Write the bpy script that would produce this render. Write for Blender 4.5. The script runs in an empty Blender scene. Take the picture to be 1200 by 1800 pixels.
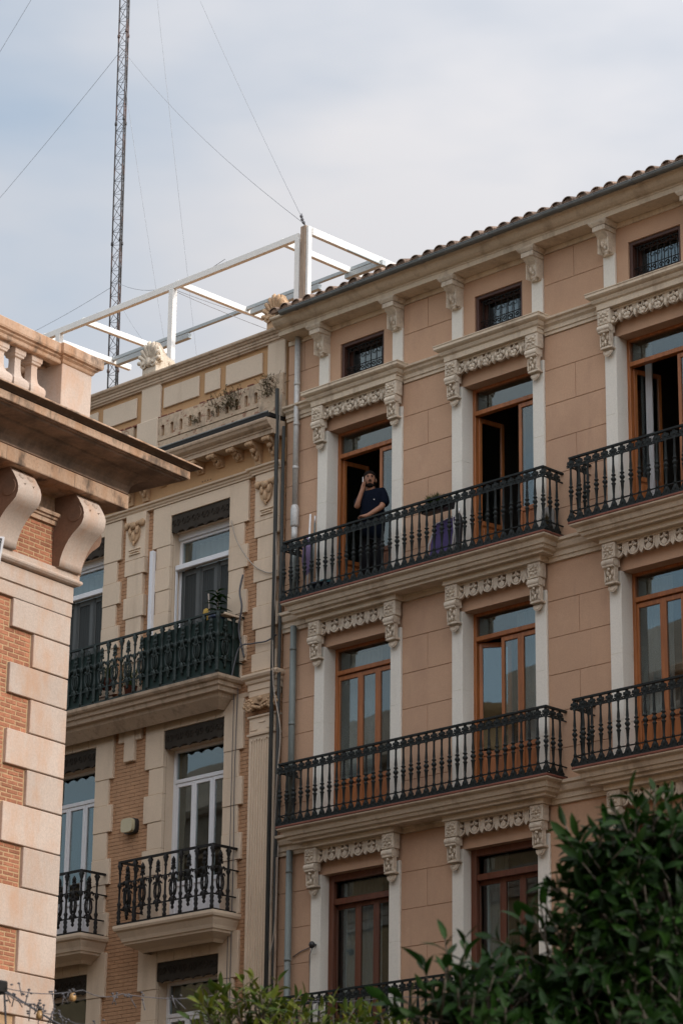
import bpy, math, random
from mathutils import Vector, Matrix
R = math.radians
rnd = random.Random(7)
sc = bpy.context.scene
col = sc.collection

# ------------------------------------------------------------------ camera
YAW, PITCH, ROLL, FPX = 0.77481657, 0.32651107, -0.01238386, 4916.04
cam_pos = Vector((0, -32, 1.6))
fw = Vector((-math.sin(YAW)*math.cos(PITCH), math.cos(YAW)*math.cos(PITCH), math.sin(PITCH)))
rt = Vector((math.cos(YAW), math.sin(YAW), 0)); dn = fw.cross(rt)
cr, sr = math.cos(ROLL), math.sin(ROLL)
rt2 = cr*rt + sr*dn; dn2 = -sr*rt + cr*dn
cd = bpy.data.cameras.new('camera'); cam = bpy.data.objects.new('camera', cd); col.objects.link(cam)
m = Matrix.Identity(4)
for i in range(3):
    m[i][0] = rt2[i]; m[i][1] = -dn2[i]; m[i][2] = -fw[i]; m[i][3] = cam_pos[i]
cam.matrix_world = m
cd.sensor_fit = 'VERTICAL'; cd.sensor_height = 36; cd.sensor_width = 24
cd.lens = FPX/1800*36; cd.clip_end = 3000; cd.clip_start = 0.1
cd.dof.use_dof = True; cd.dof.focus_distance = 44; cd.dof.aperture_fstop = 7
sc.camera = cam

# ------------------------------------------------------------------ sky and sun
SUN_AZ, SUN_EL = 11, 24            # azimuth measured from +X towards +Y
S = Vector((math.cos(R(SUN_EL))*math.cos(R(SUN_AZ)), math.cos(R(SUN_EL))*math.sin(R(SUN_AZ)), math.sin(R(SUN_EL))))
w = bpy.data.worlds.new('World'); sc.world = w; w.use_nodes = True
nt = w.node_tree; nt.nodes.clear()
out = nt.nodes.new('ShaderNodeOutputWorld'); bg = nt.nodes.new('ShaderNodeBackground')
sky = nt.nodes.new('ShaderNodeTexSky'); sky.sky_type = 'NISHITA'; sky.sun_disc = False
sky.sun_elevation = R(SUN_EL); sky.sun_rotation = R(90-SUN_AZ); sky.air_density = 1.0; sky.dust_density = 0.2
tc = nt.nodes.new('ShaderNodeTexCoord'); mp = nt.nodes.new('ShaderNodeMapping')
mp.inputs['Scale'].default_value = (1.6, 1.6, 4.2); mp.inputs['Rotation'].default_value = (0, 0, R(25))
mp.inputs['Location'].default_value = (0.35, 0.0, 0.55)
nz = nt.nodes.new('ShaderNodeTexNoise'); nz.inputs['Scale'].default_value = 2.3; nz.inputs['Detail'].default_value = 5; nz.inputs['Roughness'].default_value = 0.45
rp = nt.nodes.new('ShaderNodeValToRGB')
rp.color_ramp.elements[0].position = 0.40; rp.color_ramp.elements[0].color = (0.45, 0.45, 0.45, 1)
rp.color_ramp.elements[1].position = 0.62; rp.color_ramp.elements[1].color = (1, 1, 1, 1)
mx = nt.nodes.new('ShaderNodeMix'); mx.data_type = 'RGBA'
CLOUD = (7.45, 7.4, 7.65, 1)
L = nt.links.new
# an overcast sky brightens towards the zenith (the standard 1 + k sin(elevation) law), all round
sp = nt.nodes.new('ShaderNodeSeparateXYZ'); zr = nt.nodes.new('ShaderNodeMath'); zr.operation = 'MAXIMUM'; zr.inputs[1].default_value = 0
zm = nt.nodes.new('ShaderNodeMath'); zm.operation = 'MULTIPLY_ADD'; zm.inputs[1].default_value = 1.0; zm.inputs[2].default_value = 0.60
vm = nt.nodes.new('ShaderNodeVectorMath'); vm.operation = 'SCALE'; vm.inputs[0].default_value = CLOUD[:3]
L(tc.outputs['Generated'], sp.inputs[0]); L(sp.outputs['Z'], zr.inputs[0]); L(zr.outputs[0], zm.inputs[0]); 
# thin cloud scatters forward, so it is brighter on the sun's side of the sky (smooth over the whole dome)
ds = nt.nodes.new('ShaderNodeVectorMath'); ds.operation = 'DOT_PRODUCT'; ds.inputs[1].default_value = S
h1 = nt.nodes.new('ShaderNodeMath'); h1.operation = 'MULTIPLY_ADD'; h1.inputs[1].default_value = .5; h1.inputs[2].default_value = .5
h2 = nt.nodes.new('ShaderNodeMath'); h2.operation = 'POWER'; h2.inputs[1].default_value = 3.0
h3 = nt.nodes.new('ShaderNodeMath'); h3.operation = 'MULTIPLY_ADD'; h3.inputs[1].default_value = 3.3; h3.inputs[2].default_value = .85
h4 = nt.nodes.new('ShaderNodeMath'); h4.operation = 'MULTIPLY'
L(tc.outputs['Generated'], ds.inputs[0]); L(ds.outputs['Value'], h1.inputs[0]); L(h1.outputs[0], h2.inputs[0]); L(h2.outputs[0], h3.inputs[0]); L(zm.outputs[0], h4.inputs[0]); L(h3.outputs[0], h4.inputs[1]); L(h4.outputs[0], vm.inputs['Scale']); L(vm.outputs['Vector'], mx.inputs[7])
L(tc.outputs['Generated'], mp.inputs['Vector']); L(mp.outputs['Vector'], nz.inputs['Vector'])
L(nz.outputs['Fac'], rp.inputs['Fac']); L(rp.outputs['Color'], mx.inputs[0])
sv = nt.nodes.new('ShaderNodeVectorMath'); sv.operation = 'MULTIPLY'; sv.inputs[1].default_value = (1.3, 1.72, 1.72); L(sky.outputs['Color'], sv.inputs[0]); L(sv.outputs['Vector'], mx.inputs[6]); L(mx.outputs[2], bg.inputs['Color'])
bg.inputs['Strength'].default_value = 0.10
L(bg.outputs['Background'], out.inputs['Surface'])
sl = bpy.data.lights.new('sun', 'SUN'); so = bpy.data.objects.new('sun', sl); col.objects.link(so)
sl.energy = 2.2; sl.angle = R(1.5); sl.color = (1.0, 0.89, 0.79)
so.rotation_euler = S.to_track_quat('Z', 'Y').to_euler(); so.location = (40, 20, 60)
vs = sc.view_settings
vs.view_transform = 'Standard'; vs.look = 'None'; vs.exposure = 0.0; vs.gamma = 1.0; vs.use_curve_mapping = False
sc.cycles.max_bounces = 8; sc.cycles.transparent_max_bounces = 16; sc.cycles.caustics_reflective = False

# ------------------------------------------------------------------ helpers
ORG = {}
def org(o): return ORG.get(o.name, Vector((0, 0, 0))) if o else Vector((0, 0, 0))
def tag(o, label=None, cat=None, group=None, kind=None):
    if label: o['label'] = label
    if cat: o['category'] = cat
    if group: o['group'] = group
    if kind: o['kind'] = kind
    return o
def empty(name, loc, label, cat, group=None, rz=0, local=False):
    o = bpy.data.objects.new(name, None); col.objects.link(o); o.location = loc; o.rotation_euler = (0, 0, rz)
    o.empty_display_size = 0.2
    ORG[o.name] = Vector((0, 0, 0)) if local else Vector(loc)
    return tag(o, label, cat, group)
def inst(name, mesh, parent, loc, rot=(0, 0, 0), scale=(1, 1, 1)):
    o = bpy.data.objects.new(name, mesh); col.objects.link(o)
    o.parent = parent; o.location = Vector(loc) - org(parent); o.rotation_euler = rot; o.scale = scale
    ORG[o.name] = Vector(loc)
    return o
class MB:
    def __init__(s): s.v = []; s.f = []; s.sm = []
    def add(s, vs, fs, smooth=False):
        n = len(s.v); s.v += [tuple(p) for p in vs]; s.f += [tuple(i+n for i in f) for f in fs]; s.sm += [smooth]*len(fs); return s
    def box(s, x0, x1, y0, y1, z0, z1):
        vs = [(x, y, z) for z in (z0, z1) for y in (y0, y1) for x in (x0, x1)]
        return s.add(vs, [(0, 2, 3, 1), (4, 5, 7, 6), (0, 1, 5, 4), (2, 6, 7, 3), (0, 4, 6, 2), (1, 3, 7, 5)])
    def cbox(s, x0, x1, y0, y1, z0, z1, c=.01):
        lo = (x0, y0, z0); hi = (x1, y1, z1); vs = []; idx = {}
        for cx in (0, 1):
            for cy in (0, 1):
                for cz in (0, 1):
                    cc = (cx, cy, cz)
                    for ax in range(3):
                        p = []
                        for k in range(3):
                            e = (lo, hi)[cc[k]][k]
                            p.append(e if k == ax else e + (c if cc[k] == 0 else -c))
                        idx[cc, ax] = len(vs); vs.append(p)
        fs = []
        for ax in range(3):
            a, b = (ax+1) % 3, (ax+2) % 3
            for side in (0, 1):
                q = []
                for (i, j) in ((0, 0), (1, 0), (1, 1), (0, 1)):
                    cc = [0, 0, 0]; cc[ax] = side; cc[a] = i; cc[b] = j; q.append(idx[tuple(cc), ax])
                fs.append(q if side else q[::-1])
        for ax in range(3):      # edges parallel to ax
            a, b = (ax+1) % 3, (ax+2) % 3
            for i in (0, 1):
                for j in (0, 1):
                    c0 = [0, 0, 0]; c0[a] = i; c0[b] = j; c1 = list(c0); c1[ax] = 1
                    c0 = tuple(c0); c1 = tuple(c1)
                    q = [idx[c0, a], idx[c1, a], idx[c1, b], idx[c0, b]]
                    fs.append(q if (i ^ j) else q[::-1])
        for cc in [(i, j, k) for i in (0, 1) for j in (0, 1) for k in (0, 1)]:
            t = [idx[cc, 0], idx[cc, 1], idx[cc, 2]]
            fs.append(t if sum(cc) % 2 else t[::-1])
        return s.add(vs, fs)
    def lathe(s, prof, n=8, cx=0, cy=0, cz=0, smooth=True, rot=0, sx=1, sy=1, cap=True):
        vs = []; fs = []
        for (r, z) in prof:
            for i in range(n):
                a = 2*math.pi*i/n + rot; vs.append((cx+r*sx*math.cos(a), cy+r*sy*math.sin(a), cz+z))
        for k in range(len(prof)-1):
            for i in range(n):
                j = (i+1) % n; fs.append((k*n+i, k*n+j, (k+1)*n+j, (k+1)*n+i))
        if cap: fs += [tuple(range(n))[::-1], tuple((len(prof)-1)*n+i for i in range(n))]
        return s.add(vs, fs, smooth)
    def tube(s, pts, r, n=6, smooth=True):
        pts = [Vector(p) for p in pts]; rs = r if isinstance(r, (list, tuple)) else [r]*len(pts)
        vs = []; fs = []; up = None
        for k, p in enumerate(pts):
            d = (pts[min(k+1, len(pts)-1)] - pts[max(k-1, 0)]).normalized()
            if up is None:
                up = Vector((0, 0, 1)) if abs(d.z) < .9 else Vector((1, 0, 0))
            a = d.cross(up)
            if a.length < 1e-5: a = d.cross(Vector((0, 1, 0)))
            a.normalize(); b = a.cross(d).normalized(); up = b
            for i in range(n):
                t = 2*math.pi*i/n; vs.append(p + (a*math.cos(t) + b*math.sin(t))*rs[k])
        for k in range(len(pts)-1):
            for i in range(n):
                j = (i+1) % n; fs.append((k*n+i, k*n+j, (k+1)*n+j, (k+1)*n+i))
        fs += [tuple(range(n))[::-1], tuple((len(pts)-1)*n+i for i in range(n))]
        return s.add(vs, fs, smooth)
    def prism(s, poly, axis, a, b, smooth=False):
        """poly in the two other axes (order x,y,z without axis), extruded along axis from a to b"""
        def P(u, v, t): return {0: (t, u, v), 1: (u, t, v), 2: (u, v, t)}[axis]
        n = len(poly); vs = [P(u, v, a) for u, v in poly] + [P(u, v, b) for u, v in poly]
        fs = [(i, (i+1) % n, n+(i+1) % n, n+i) for i in range(n)]
        s.add(vs, fs, smooth)
        return s.add(vs, [tuple(range(n))[::-1], tuple(range(n, 2*n))])
    def ball(s, c, r, n=8, k=5):
        rx, ry, rz = r if isinstance(r, (tuple, list)) else (r, r, r)
        prof = [(math.sin(math.pi*i/k), -math.cos(math.pi*i/k)) for i in range(k+1)]
        vs = []; fs = []
        for (q, z) in prof:
            for i in range(n):
                a = 2*math.pi*i/n; vs.append((c[0]+rx*q*math.cos(a), c[1]+ry*q*math.sin(a), c[2]+rz*z))
        for kk in range(k):
            for i in range(n):
                j = (i+1) % n; fs.append((kk*n+i, kk*n+j, (kk+1)*n+j, (kk+1)*n+i))
        return s.add(vs, fs, True)
    def molding(s, path, prof, closed=False):
        """path: 2D points; outward side is to the right of travel. prof: (d, z) pairs."""
        n = len(path); P = [Vector(p) for p in path]; off = []
        for i in range(n):
            ds = []
            if closed or i > 0: ds.append((P[i]-P[i-1]).normalized())
            if closed or i < n-1: ds.append((P[(i+1) % n]-P[i]).normalized())
            ns = [Vector((d.y, -d.x)) for d in ds]
            if len(ns) == 1: off.append(ns[0])
            else:
                q = (ns[0]+ns[1]); off.append(q/(1+ns[0].dot(ns[1])))
        vs = []; fs = []; k = len(prof)
        for i in range(n):
            for (d, z) in prof:
                p = P[i]+off[i]*d; vs.append((p.x, p.y, z))
        m = n if closed else n-1
        for i in range(m):
            i2 = (i+1) % n
            for j in range(k-1): fs.append((i*k+j, i2*k+j, i2*k+j+1, i*k+j+1))
        if not closed: fs += [tuple(range(k)), tuple((n-1)*k+j for j in range(k))[::-1]]
        return s.add(vs, fs)
    def arc_strip(s, cx, cz, r0, r1, a0, a1, y0, y1, n=8):
        """flat ring segment in the XZ plane with thickness along Y"""
        poly = [(cx+r1*math.cos(a0+(a1-a0)*i/n), cz+r1*math.sin(a0+(a1-a0)*i/n)) for i in range(n+1)]
        poly2 = [(cx+r0*math.cos(a0+(a1-a0)*i/n), cz+r0*math.sin(a0+(a1-a0)*i/n)) for i in range(n+1)]
        for i in range(n): s.prism([poly[i], poly[i+1], poly2[i+1], poly2[i]], 1, y0, y1)
        return s
    def mesh(s, name, mat, off=Vector((0, 0, 0))):
        me = bpy.data.meshes.new(name)
        me.from_pydata([(p[0]-off[0], p[1]-off[1], p[2]-off[2]) for p in s.v], [], s.f)
        me.polygons.foreach_set('use_smooth', s.sm)
        if mat: me.materials.append(mat)
        me.update(); return me
    def build(s, name, mat, parent=None, loc=None, stuff=False):
        o0 = Vector(loc) if loc is not None else org(parent)
        me = s.mesh(name, mat, o0)
        o = bpy.data.objects.new(name, me); col.objects.link(o)
        if parent: o.parent = parent
        o.location = o0 - org(parent)
        ORG[o.name] = o0
        if stuff: o['kind'] = 'stuff'
        return o
def box(name, mat, parent, *a, c=0): 
    m = MB(); (m.cbox(*a, c) if c else m.box(*a)); return m.build(name, mat, parent)

# ------------------------------------------------------------------ materials
def new_mat(name):
    m = bpy.data.materials.new(name); m.use_nodes = True; t = m.node_tree; t.nodes.clear()
    o = t.nodes.new('ShaderNodeOutputMaterial'); return m, t, o
def N(t, k, **kw):
    n = t.nodes.new(k)
    for a, b in kw.items(): setattr(n, a, b)
    return n
def noise(t, vec, scale, detail=4, rough=.55, sx=(1, 1, 1)):
    mp = N(t, 'ShaderNodeMapping'); mp.inputs['Scale'].default_value = sx
    t.links.new(vec, mp.inputs['Vector'])
    n = N(t, 'ShaderNodeTexNoise'); n.inputs['Scale'].default_value = scale; n.inputs['Detail'].default_value = detail; n.inputs['Roughness'].default_value = rough
    t.links.new(mp.outputs['Vector'], n.inputs['Vector']); return n.outputs['Fac']
def ramp(t, fac, p0, p1, c0=(0, 0, 0, 1), c1=(1, 1, 1, 1)):
    r = N(t, 'ShaderNodeValToRGB'); e = r.color_ramp.elements
    e[0].position = p0; e[0].color = c0; e[1].position = p1; e[1].color = c1
    t.links.new(fac, r.inputs['Fac']); return r.outputs['Color']
def mixc(t, fac, a, b, blend='MIX'):
    x = N(t, 'ShaderNodeMix', data_type='RGBA', blend_type=blend)
    for i, v in ((0, fac), (6, a), (7, b)):
        if hasattr(v, 'is_linked') or hasattr(v, 'links'): t.links.new(v, x.inputs[i])
        else: x.inputs[i].default_value = v
    return x.outputs[2]
def c4(c): return (c[0], c[1], c[2], 1)
def mul(c, k): return (c[0]*k, c[1]*k, c[2]*k)
def surf(name, base, rough=.85, var=.12, vscale=1.3, fine=.08, stains=(), bump=.25, bscale=60, metallic=0, rand=0, spec=.5, stretch=(1, 1, 1)):
    """stains: list of (colour, scale, stretch, lo, hi, amount)"""
    m, t, o = new_mat(name); l = t.links.new
    g = N(t, 'ShaderNodeNewGeometry'); pos = g.outputs['Position']
    n1 = noise(t, pos, vscale, 5, .6, stretch)
    c = mixc(t, ramp(t, n1, .3, .7), c4(mul(base, 1-var)), c4(mul(base, 1+var)))
    n2 = noise(t, pos, bscale*.6, 3, .6, stretch)
    c = mixc(t, ramp(t, n2, .35, .7), c, mixc(t, fine*4, c, c4(mul(base, .55))))
    for (sc_, s, st, lo, hi, am) in stains:
        f = ramp(t, noise(t, pos, s, 6, .65, st), lo, hi, (0, 0, 0, 1), (am, am, am, 1))
        c = mixc(t, f, c, c4(sc_))
    if rand:
        oi = N(t, 'ShaderNodeObjectInfo')
        hs = N(t, 'ShaderNodeHueSaturation'); l(c, hs.inputs['Color'])
        mr = N(t, 'ShaderNodeMapRange'); mr.inputs['To Min'].default_value = 1-rand; mr.inputs['To Max'].default_value = 1+rand
        l(oi.outputs['Random'], mr.inputs['Value']); l(mr.outputs['Result'], hs.inputs['Value'])
        c = hs.outputs['Color']
    b = N(t, 'ShaderNodeBsdfPrincipled'); l(c, b.inputs['Base Color'])
    b.inputs['Roughness'].default_value = rough; b.inputs['Metallic'].default_value = metallic
    b.inputs['Specular IOR Level'].default_value = spec
    if bump:
        bp = N(t, 'ShaderNodeBump'); bp.inputs['Strength'].default_value = bump; bp.inputs['Distance'].default_value = .01
        l(noise(t, pos, bscale, 4, .6, stretch), bp.inputs['Height']); l(bp.outputs['Normal'], b.inputs['Normal'])
    l(b.outputs['BSDF'], o.inputs['Surface']); return m
def glass_mat(name, tint=(.75, .8, .8)):
    m, t, o = new_mat(name); l = t.links.new
    g = N(t, 'ShaderNodeNewGeometry')
    d = N(t, 'ShaderNodeVectorMath', operation='DOT_PRODUCT'); l(g.outputs['Normal'], d.inputs[0]); l(g.outputs['Incoming'], d.inputs[1])
    def M(op, a, b=None):
        n = N(t, 'ShaderNodeMath', operation=op)
        for i, v in enumerate((a, b)):
            if v is None: continue
            if isinstance(v, (int, float)): n.inputs[i].default_value = v
            else: l(v, n.inputs[i])
        return n.outputs[0]
    a = M('ABSOLUTE', d.outputs['Value']); p = M('POWER', M('SUBTRACT', 1.0, a), 5.0)
    f = M('ADD', M('MULTIPLY', p, .86), .13)
    tr = N(t, 'ShaderNodeBsdfTransparent'); tr.inputs['Color'].default_value = c4(tint)
    gl = N(t, 'ShaderNodeBsdfGlossy'); gl.inputs['Roughness'].default_value = .015; gl.inputs['Color'].default_value = (.88, .99, 1.0, 1)
    bp = N(t, 'ShaderNodeBump'); bp.inputs['Strength'].default_value = .06; bp.inputs['Distance'].default_value = .01
    l(noise(t, g.outputs['Position'], 1.7, 2), bp.inputs['Height']); l(bp.outputs['Normal'], gl.inputs['Normal'])
    x = N(t, 'ShaderNodeMixShader'); l(f, x.inputs[0]); l(tr.outputs[0], x.inputs[1]); l(gl.outputs[0], x.inputs[2])
    l(x.outputs[0], o.inputs['Surface']); return m
def leaf_mat(name, c1, c2, rough=.45, rand=.35):
    m, t, o = new_mat(name); l = t.links.new
    g = N(t, 'ShaderNodeNewGeometry')
    n = noise(t, g.outputs['Position'], 6, 3)
    c = mixc(t, ramp(t, n, .35, .65), c4(c1), c4(c2))
    hs = N(t, 'ShaderNodeHueSaturation'); l(c, hs.inputs['Color'])
    mr = N(t, 'ShaderNodeMapRange'); mr.inputs['To Min'].default_value = 1-rand; mr.inputs['To Max'].default_value = 1+rand
    l(g.outputs['Random Per Island'], mr.inputs['Value']); l(mr.outputs['Result'], hs.inputs['Value'])
    b = N(t, 'ShaderNodeBsdfPrincipled'); l(hs.outputs['Color'], b.inputs['Base Color']); b.inputs['Roughness'].default_value = rough; b.inputs['Specular IOR Level'].default_value = .14
    tl = N(t, 'ShaderNodeBsdfTranslucent'); l(hs.outputs['Color'], tl.inputs['Color'])
    x = N(t, 'ShaderNodeMixShader'); x.inputs[0].default_value = .25; l(b.outputs[0], x.inputs[1]); l(tl.outputs[0], x.inputs[2])
    l(x.outputs[0], o.inputs['Surface']); return m

V = (1, 1, .16)   # vertical streak stretch
M = {}
M['stucco'] = surf('pink stucco', (.525, .338, .222), .92, .09, .55, .07, [((.37, .225, .155), 1.4, (1, 1, .45), .50, .75, .5), ((.33, .21, .15), 5.5, (1, 1, .10), .58, .74, .4), ((.60, .43, .31), 3.1, (1, 1, .6), .62, .72, .35), ((.58, .40, .27), 2.2, (1, 1, 1), .6, .8, .3)], .25, 90)
M['trim'] = surf('cream plaster trim', (.65, .55, .42), .85, .09, 1.2, .08, [((.30, .22, .15), 3.2, (1, 1, .35), .51, .68, .6), ((.20, .15, .11), 9, (1, 1, .6), .66, .78, .5)], .3, 50)
M['pilaster'] = surf('grey white pilaster paint', (.74, .715, .64), .85, .05, .8, .05, [((.42, .36, .30), 2.6, V, .58, .75, .3)], .15, 60)
M['carved'] = surf('carved plaster', (.66, .575, .46), .85, .12, 2.2, .1, [((.28, .2, .14), 7, (1, 1, 1), .5, .7, .6)], .5, 55)
M['wood'] = surf('honey oak', (.36, .13, .04), .42, .28, 5, .12, [((.14, .045, .015), 14, (1, 1, .25), .62, .72, .6)], .12, 40, stretch=(3, 3, .25))
M['wood_red'] = surf('dark red timber', (.14, .048, .024), .45, .25, 5, .12, [], .12, 40, stretch=(3, 3, .25))
M['wood_dark'] = surf('dark brown timber', (.07, .028, .018), .55, .25, 5, .1, [], .12, 40, stretch=(3, 3, .25))
M['glass'] = glass_mat('window glass')
M['iron'] = surf('dark iron', (.013, .017, .0165), .6, .25, 8, .1, [((.05, .028, .015), 12, (1, 1, 1), .66, .8, .5)], .2, 80, spec=.25)
M['iron_black'] = surf('black iron', (.016, .015, .014), .6, .2, 8, .1, [], .2, 80, spec=.2)
M['iron_green'] = surf('green black iron', (.018, .028, .025), .55, .25, 8, .1, [], .2, 80, spec=.3)
M['zinc'] = surf('galvanised zinc', (.52, .52, .50), .5, .15, 4, .1, [((.3, .3, .29), 6, V, .5, .7, .4)], .1, 40, metallic=.25)
M['zinc_dark'] = surf('weathered gutter zinc', (.17, .18, .175), .55, .18, 3, .1, [((.09, .1, .1), 6, (.5, 1, 1), .5, .7, .5)], .1, 40, metallic=.4)
M['pipe_green'] = surf('grey green painted pipe', (.16, .185, .175), .55, .1, 2, .06, [], .1, 40)
M['pipe_black'] = surf('dark pipe', (.03, .032, .029), .7, .2, 3, .1, [((.16, .12, .08), 5, V, .6, .75, .5)], .1, 40)
M['tile'] = surf('clay barrel tile', (.25, .165, .115), .9, .3, 5, .15, [((.07, .055, .045), 7, (1, 1, 1), .48, .66, .7), ((.34, .27, .2), 11, (1, 1, 1), .6, .75, .6)], .5, 50, rand=.35)
M['redtile'] = surf('red terracotta edge', (.20, .07, .045), .85, .2, 5, .1, [], .3, 50)
M['cotta'] = surf('terracotta ornament', (.50, .335, .20), .88, .12, 4, .1, [((.25, .15, .08), 7, (1, 1, 1), .55, .72, .5)], .5, 50)
M['cream'] = surf('cream stone render', (.66, .53, .395), .88, .06, .9, .05, [((.38, .28, .19), 2.4, V, .54, .76, .5)], .18, 70)
M['cornice_c'] = surf('weathered cream cornice', (.53, .41, .30), .9, .1, 1.5, .08, [((.20, .15, .10), 4, (1, 1, .3), .52, .68, .6), ((.34, .17, .09), 11, (1, 1, 1.5), .63, .7, .6)], .5, 45)
M['ochre'] = surf('ochre render', (.46, .275, .135), .9, .08, 1.2, .06, [((.33, .2, .1), 3, V, .58, .75, .4)], .2, 70)
M['cbrick'] = surf('ochre facing brick', (.47, .27, .15), .9, .12, 4, .1, [], .3, 70)
M['cmortar'] = surf('ochre mortar', (.33, .18, .085), .95, .1, 4, .1, [], .3, 70)
M['panel_c'] = surf('pale cream panel', (.61, .505, .39), .9, .05, 1, .05, [((.4, .31, .22), 3, V, .6, .78, .4)], .2, 70)
M['old'] = surf('spalled parapet plaster', (.54, .42, .30), .95, .12, 3, .12, [((.24, .11, .07), 7, (1, 1, 1.6), .57, .62, .85), ((.13, .11, .09), 5, (1, 1, .4), .55, .7, .6)], .8, 30)
M['lambrequin'] = surf('dark pressed metal', (.042, .034, .026), .8, .25, 6, .1, [], .2, 40, spec=.2)
M['shutter_dark'] = surf('dark louvre infill', (.035, .04, .039), .6, .15, 4, .1, [], .2, 40, stretch=(12, 3, .3), spec=.3)
M['white'] = surf('white painted frame', (.70, .71, .73), .4, .04, 2, .03, [((.5, .48, .45), 4, V, .65, .8, .3)], .05, 40)
M['white_rust'] = surf('white painted steel', (.78, .77, .74), .5, .05, 2, .04, [((.5, .42, .32), 9, (1, 1, 1), .68, .78, .5)], .08, 40)
M['grey_steel'] = surf('pale grey steel channel', (.40, .43, .43), .45, .08, 2, .04, [], .08, 40, metallic=.3)
M['shutter'] = surf('dark grey green shutter', (.085, .092, .09), .55, .12, 4, .08, [], .1, 40, stretch=(3, 3, .3))
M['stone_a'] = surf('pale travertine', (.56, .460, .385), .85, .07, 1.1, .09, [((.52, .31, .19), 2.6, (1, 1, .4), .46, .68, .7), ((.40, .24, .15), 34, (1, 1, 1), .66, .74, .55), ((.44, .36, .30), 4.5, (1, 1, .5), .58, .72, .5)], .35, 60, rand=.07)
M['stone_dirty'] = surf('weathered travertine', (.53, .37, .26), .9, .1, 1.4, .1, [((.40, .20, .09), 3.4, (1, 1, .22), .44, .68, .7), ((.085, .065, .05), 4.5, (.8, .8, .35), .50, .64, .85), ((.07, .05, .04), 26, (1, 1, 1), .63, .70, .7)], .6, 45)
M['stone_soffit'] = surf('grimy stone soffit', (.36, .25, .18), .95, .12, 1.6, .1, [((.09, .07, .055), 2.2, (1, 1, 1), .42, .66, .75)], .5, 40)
M['stone_crust_shade'] = surf('shaded crusted stone', (.15, .105, .075), .95, .2, 2, .12, [((.34, .23, .16), 5, (1, 1, .4), .55, .7, .6)], .6, 40)  # black crust and the shade of the cove underside share this dark colour
M['stone_cheek'] = surf('shaded grimy stone', (.25, .15, .10), .92, .12, 2, .1, [((.16, .11, .08), 3, (1, 1, 1), .5, .7, .6)], .4, 50)  # grime and the shade of the corbel sides are both put into this colour
M['brick_a'] = surf('red facing brick', (.40, .165, .09), .9, .18, 9, .12, [((.30, .085, .04), 14, (1, 1, 1), .56, .7, .6), ((.6, .3, .16), 20, (1, 1, 1), .64, .74, .5)], .5, 70, rand=.22)
M['mortar_a'] = surf('sandy mortar', (.52, .345, .195), .95, .12, 6, .12, [((.42, .36, .18), 9, (1, 1, 1), .58, .7, .4)], .6, 60)
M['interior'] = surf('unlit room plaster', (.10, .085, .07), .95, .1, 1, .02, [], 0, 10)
M['curtain'] = surf('sheer curtain', (.55, .56, .57), .9, .05, 2, .02, [], 0, 20)
M['asphalt'] = surf('street asphalt', (.045, .045, .045), .95, .2, 1, .1, [], .3, 40)
M['paving'] = surf('plaza paving', (.075, .07, .065), .9, .12, .8, .1, [], .3, 20)
M['roofdark'] = surf('flat roof', (.22, .17, .13), .95, .2, 1, .1, [], .3, 20)
M['mast'] = surf('painted lattice steel', (.05, .045, .045), .6, .4, 1.3, .1, [((.13, .07, .055), 1.2, (.1, .1, 1), .5, .55, .6)], 0, 20)
M['wire'] = surf('thin cable', (.09, .09, .10), .6, .1, 2, .02, [], 0, 20)
M['wire_far'] = surf('far guy wire', (.30, .31, .33), .7, .1, 2, .02, [], 0, 20)
M['wire_pale'] = surf('pale cable', (.35, .30, .25), .7, .1, 2, .02, [], 0, 20)
M['oldwood'] = surf('bleached plank', (.36, .27, .20), .9, .3, 5, .12, [((.14, .09, .06), 8, (1, 1, .2), .5, .66, .7)], .4, 50, stretch=(3, 3, .3))
M['leaf_dark'] = leaf_mat('citrus leaf', (.0055, .021, .0028), (.016, .044, .006), .5, .55)
M['leaf_lime'] = leaf_mat('young citrus leaf', (.05, .078, .010), (.125, .138, .018), .45, .4)
M['leaf_mid'] = leaf_mat('mid green citrus leaf', (.035, .065, .014), (.07, .10, .02), .45, .4)  # mid green leaf for the young trees and balcony plants
M['bark'] = surf('citrus bark', (.10, .085, .065), .95, .25, 8, .15, [], .6, 40)
M['weed'] = leaf_mat('dry weed', (.09, .075, .04), (.14, .11, .06), .8, .4)
M['purple'] = surf('purple canvas', (.09, .065, .20), .85, .12, 6, .05, [], .15, 80)
M['lilac'] = surf('lilac parasol cloth', (.20, .15, .27), .85, .15, 6, .05, [], .15, 80)
M['alu'] = surf('white tube frame', (.75, .75, .75), .35, .04, 2, .02, [], 0, 20)
M['blackplastic'] = surf('black plastic', (.02, .02, .022), .45, .1, 3, .02, [], 0, 20)
M['grey_board'] = surf('grey board', (.30, .29, .27), .7, .06, 3, .03, [], .05, 40)
M['teal'] = surf('teal plastic', (.02, .14, .16), .5, .1, 3, .02, [], 0, 20)
M['navy'] = surf('navy plastic', (.012, .022, .05), .5, .1, 3, .02, [], 0, 20)
M['screen'] = surf('dark green screen cloth', (.008, .026, .022), .8, .15, 3, .05, [], .1, 60)
M['alarm'] = surf('aged cream plastic', (.50, .45, .30), .5, .05, 3, .03, [], .05, 40)
M['skin'] = surf('skin', (.27, .125, .07), .55, .08, 12, .04, [], .08, 120)
M['hair'] = surf('dark hair', (.010, .007, .006), .85, .2, 30, .1, [], .3, 120, spec=.08)
M['shirt'] = surf('navy polo cotton', (.004, .0065, .014), .9, .12, 9, .05, [], .25, 150, spec=.08)
M['shorts'] = surf('dark shorts', (.012, .012, .014), .9, .1, 9, .05, [], .2, 150, spec=.08)
M['broom'] = surf('yellow broom', (.42, .27, .05), .8, .15, 9, .05, [], .2, 80)
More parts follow.
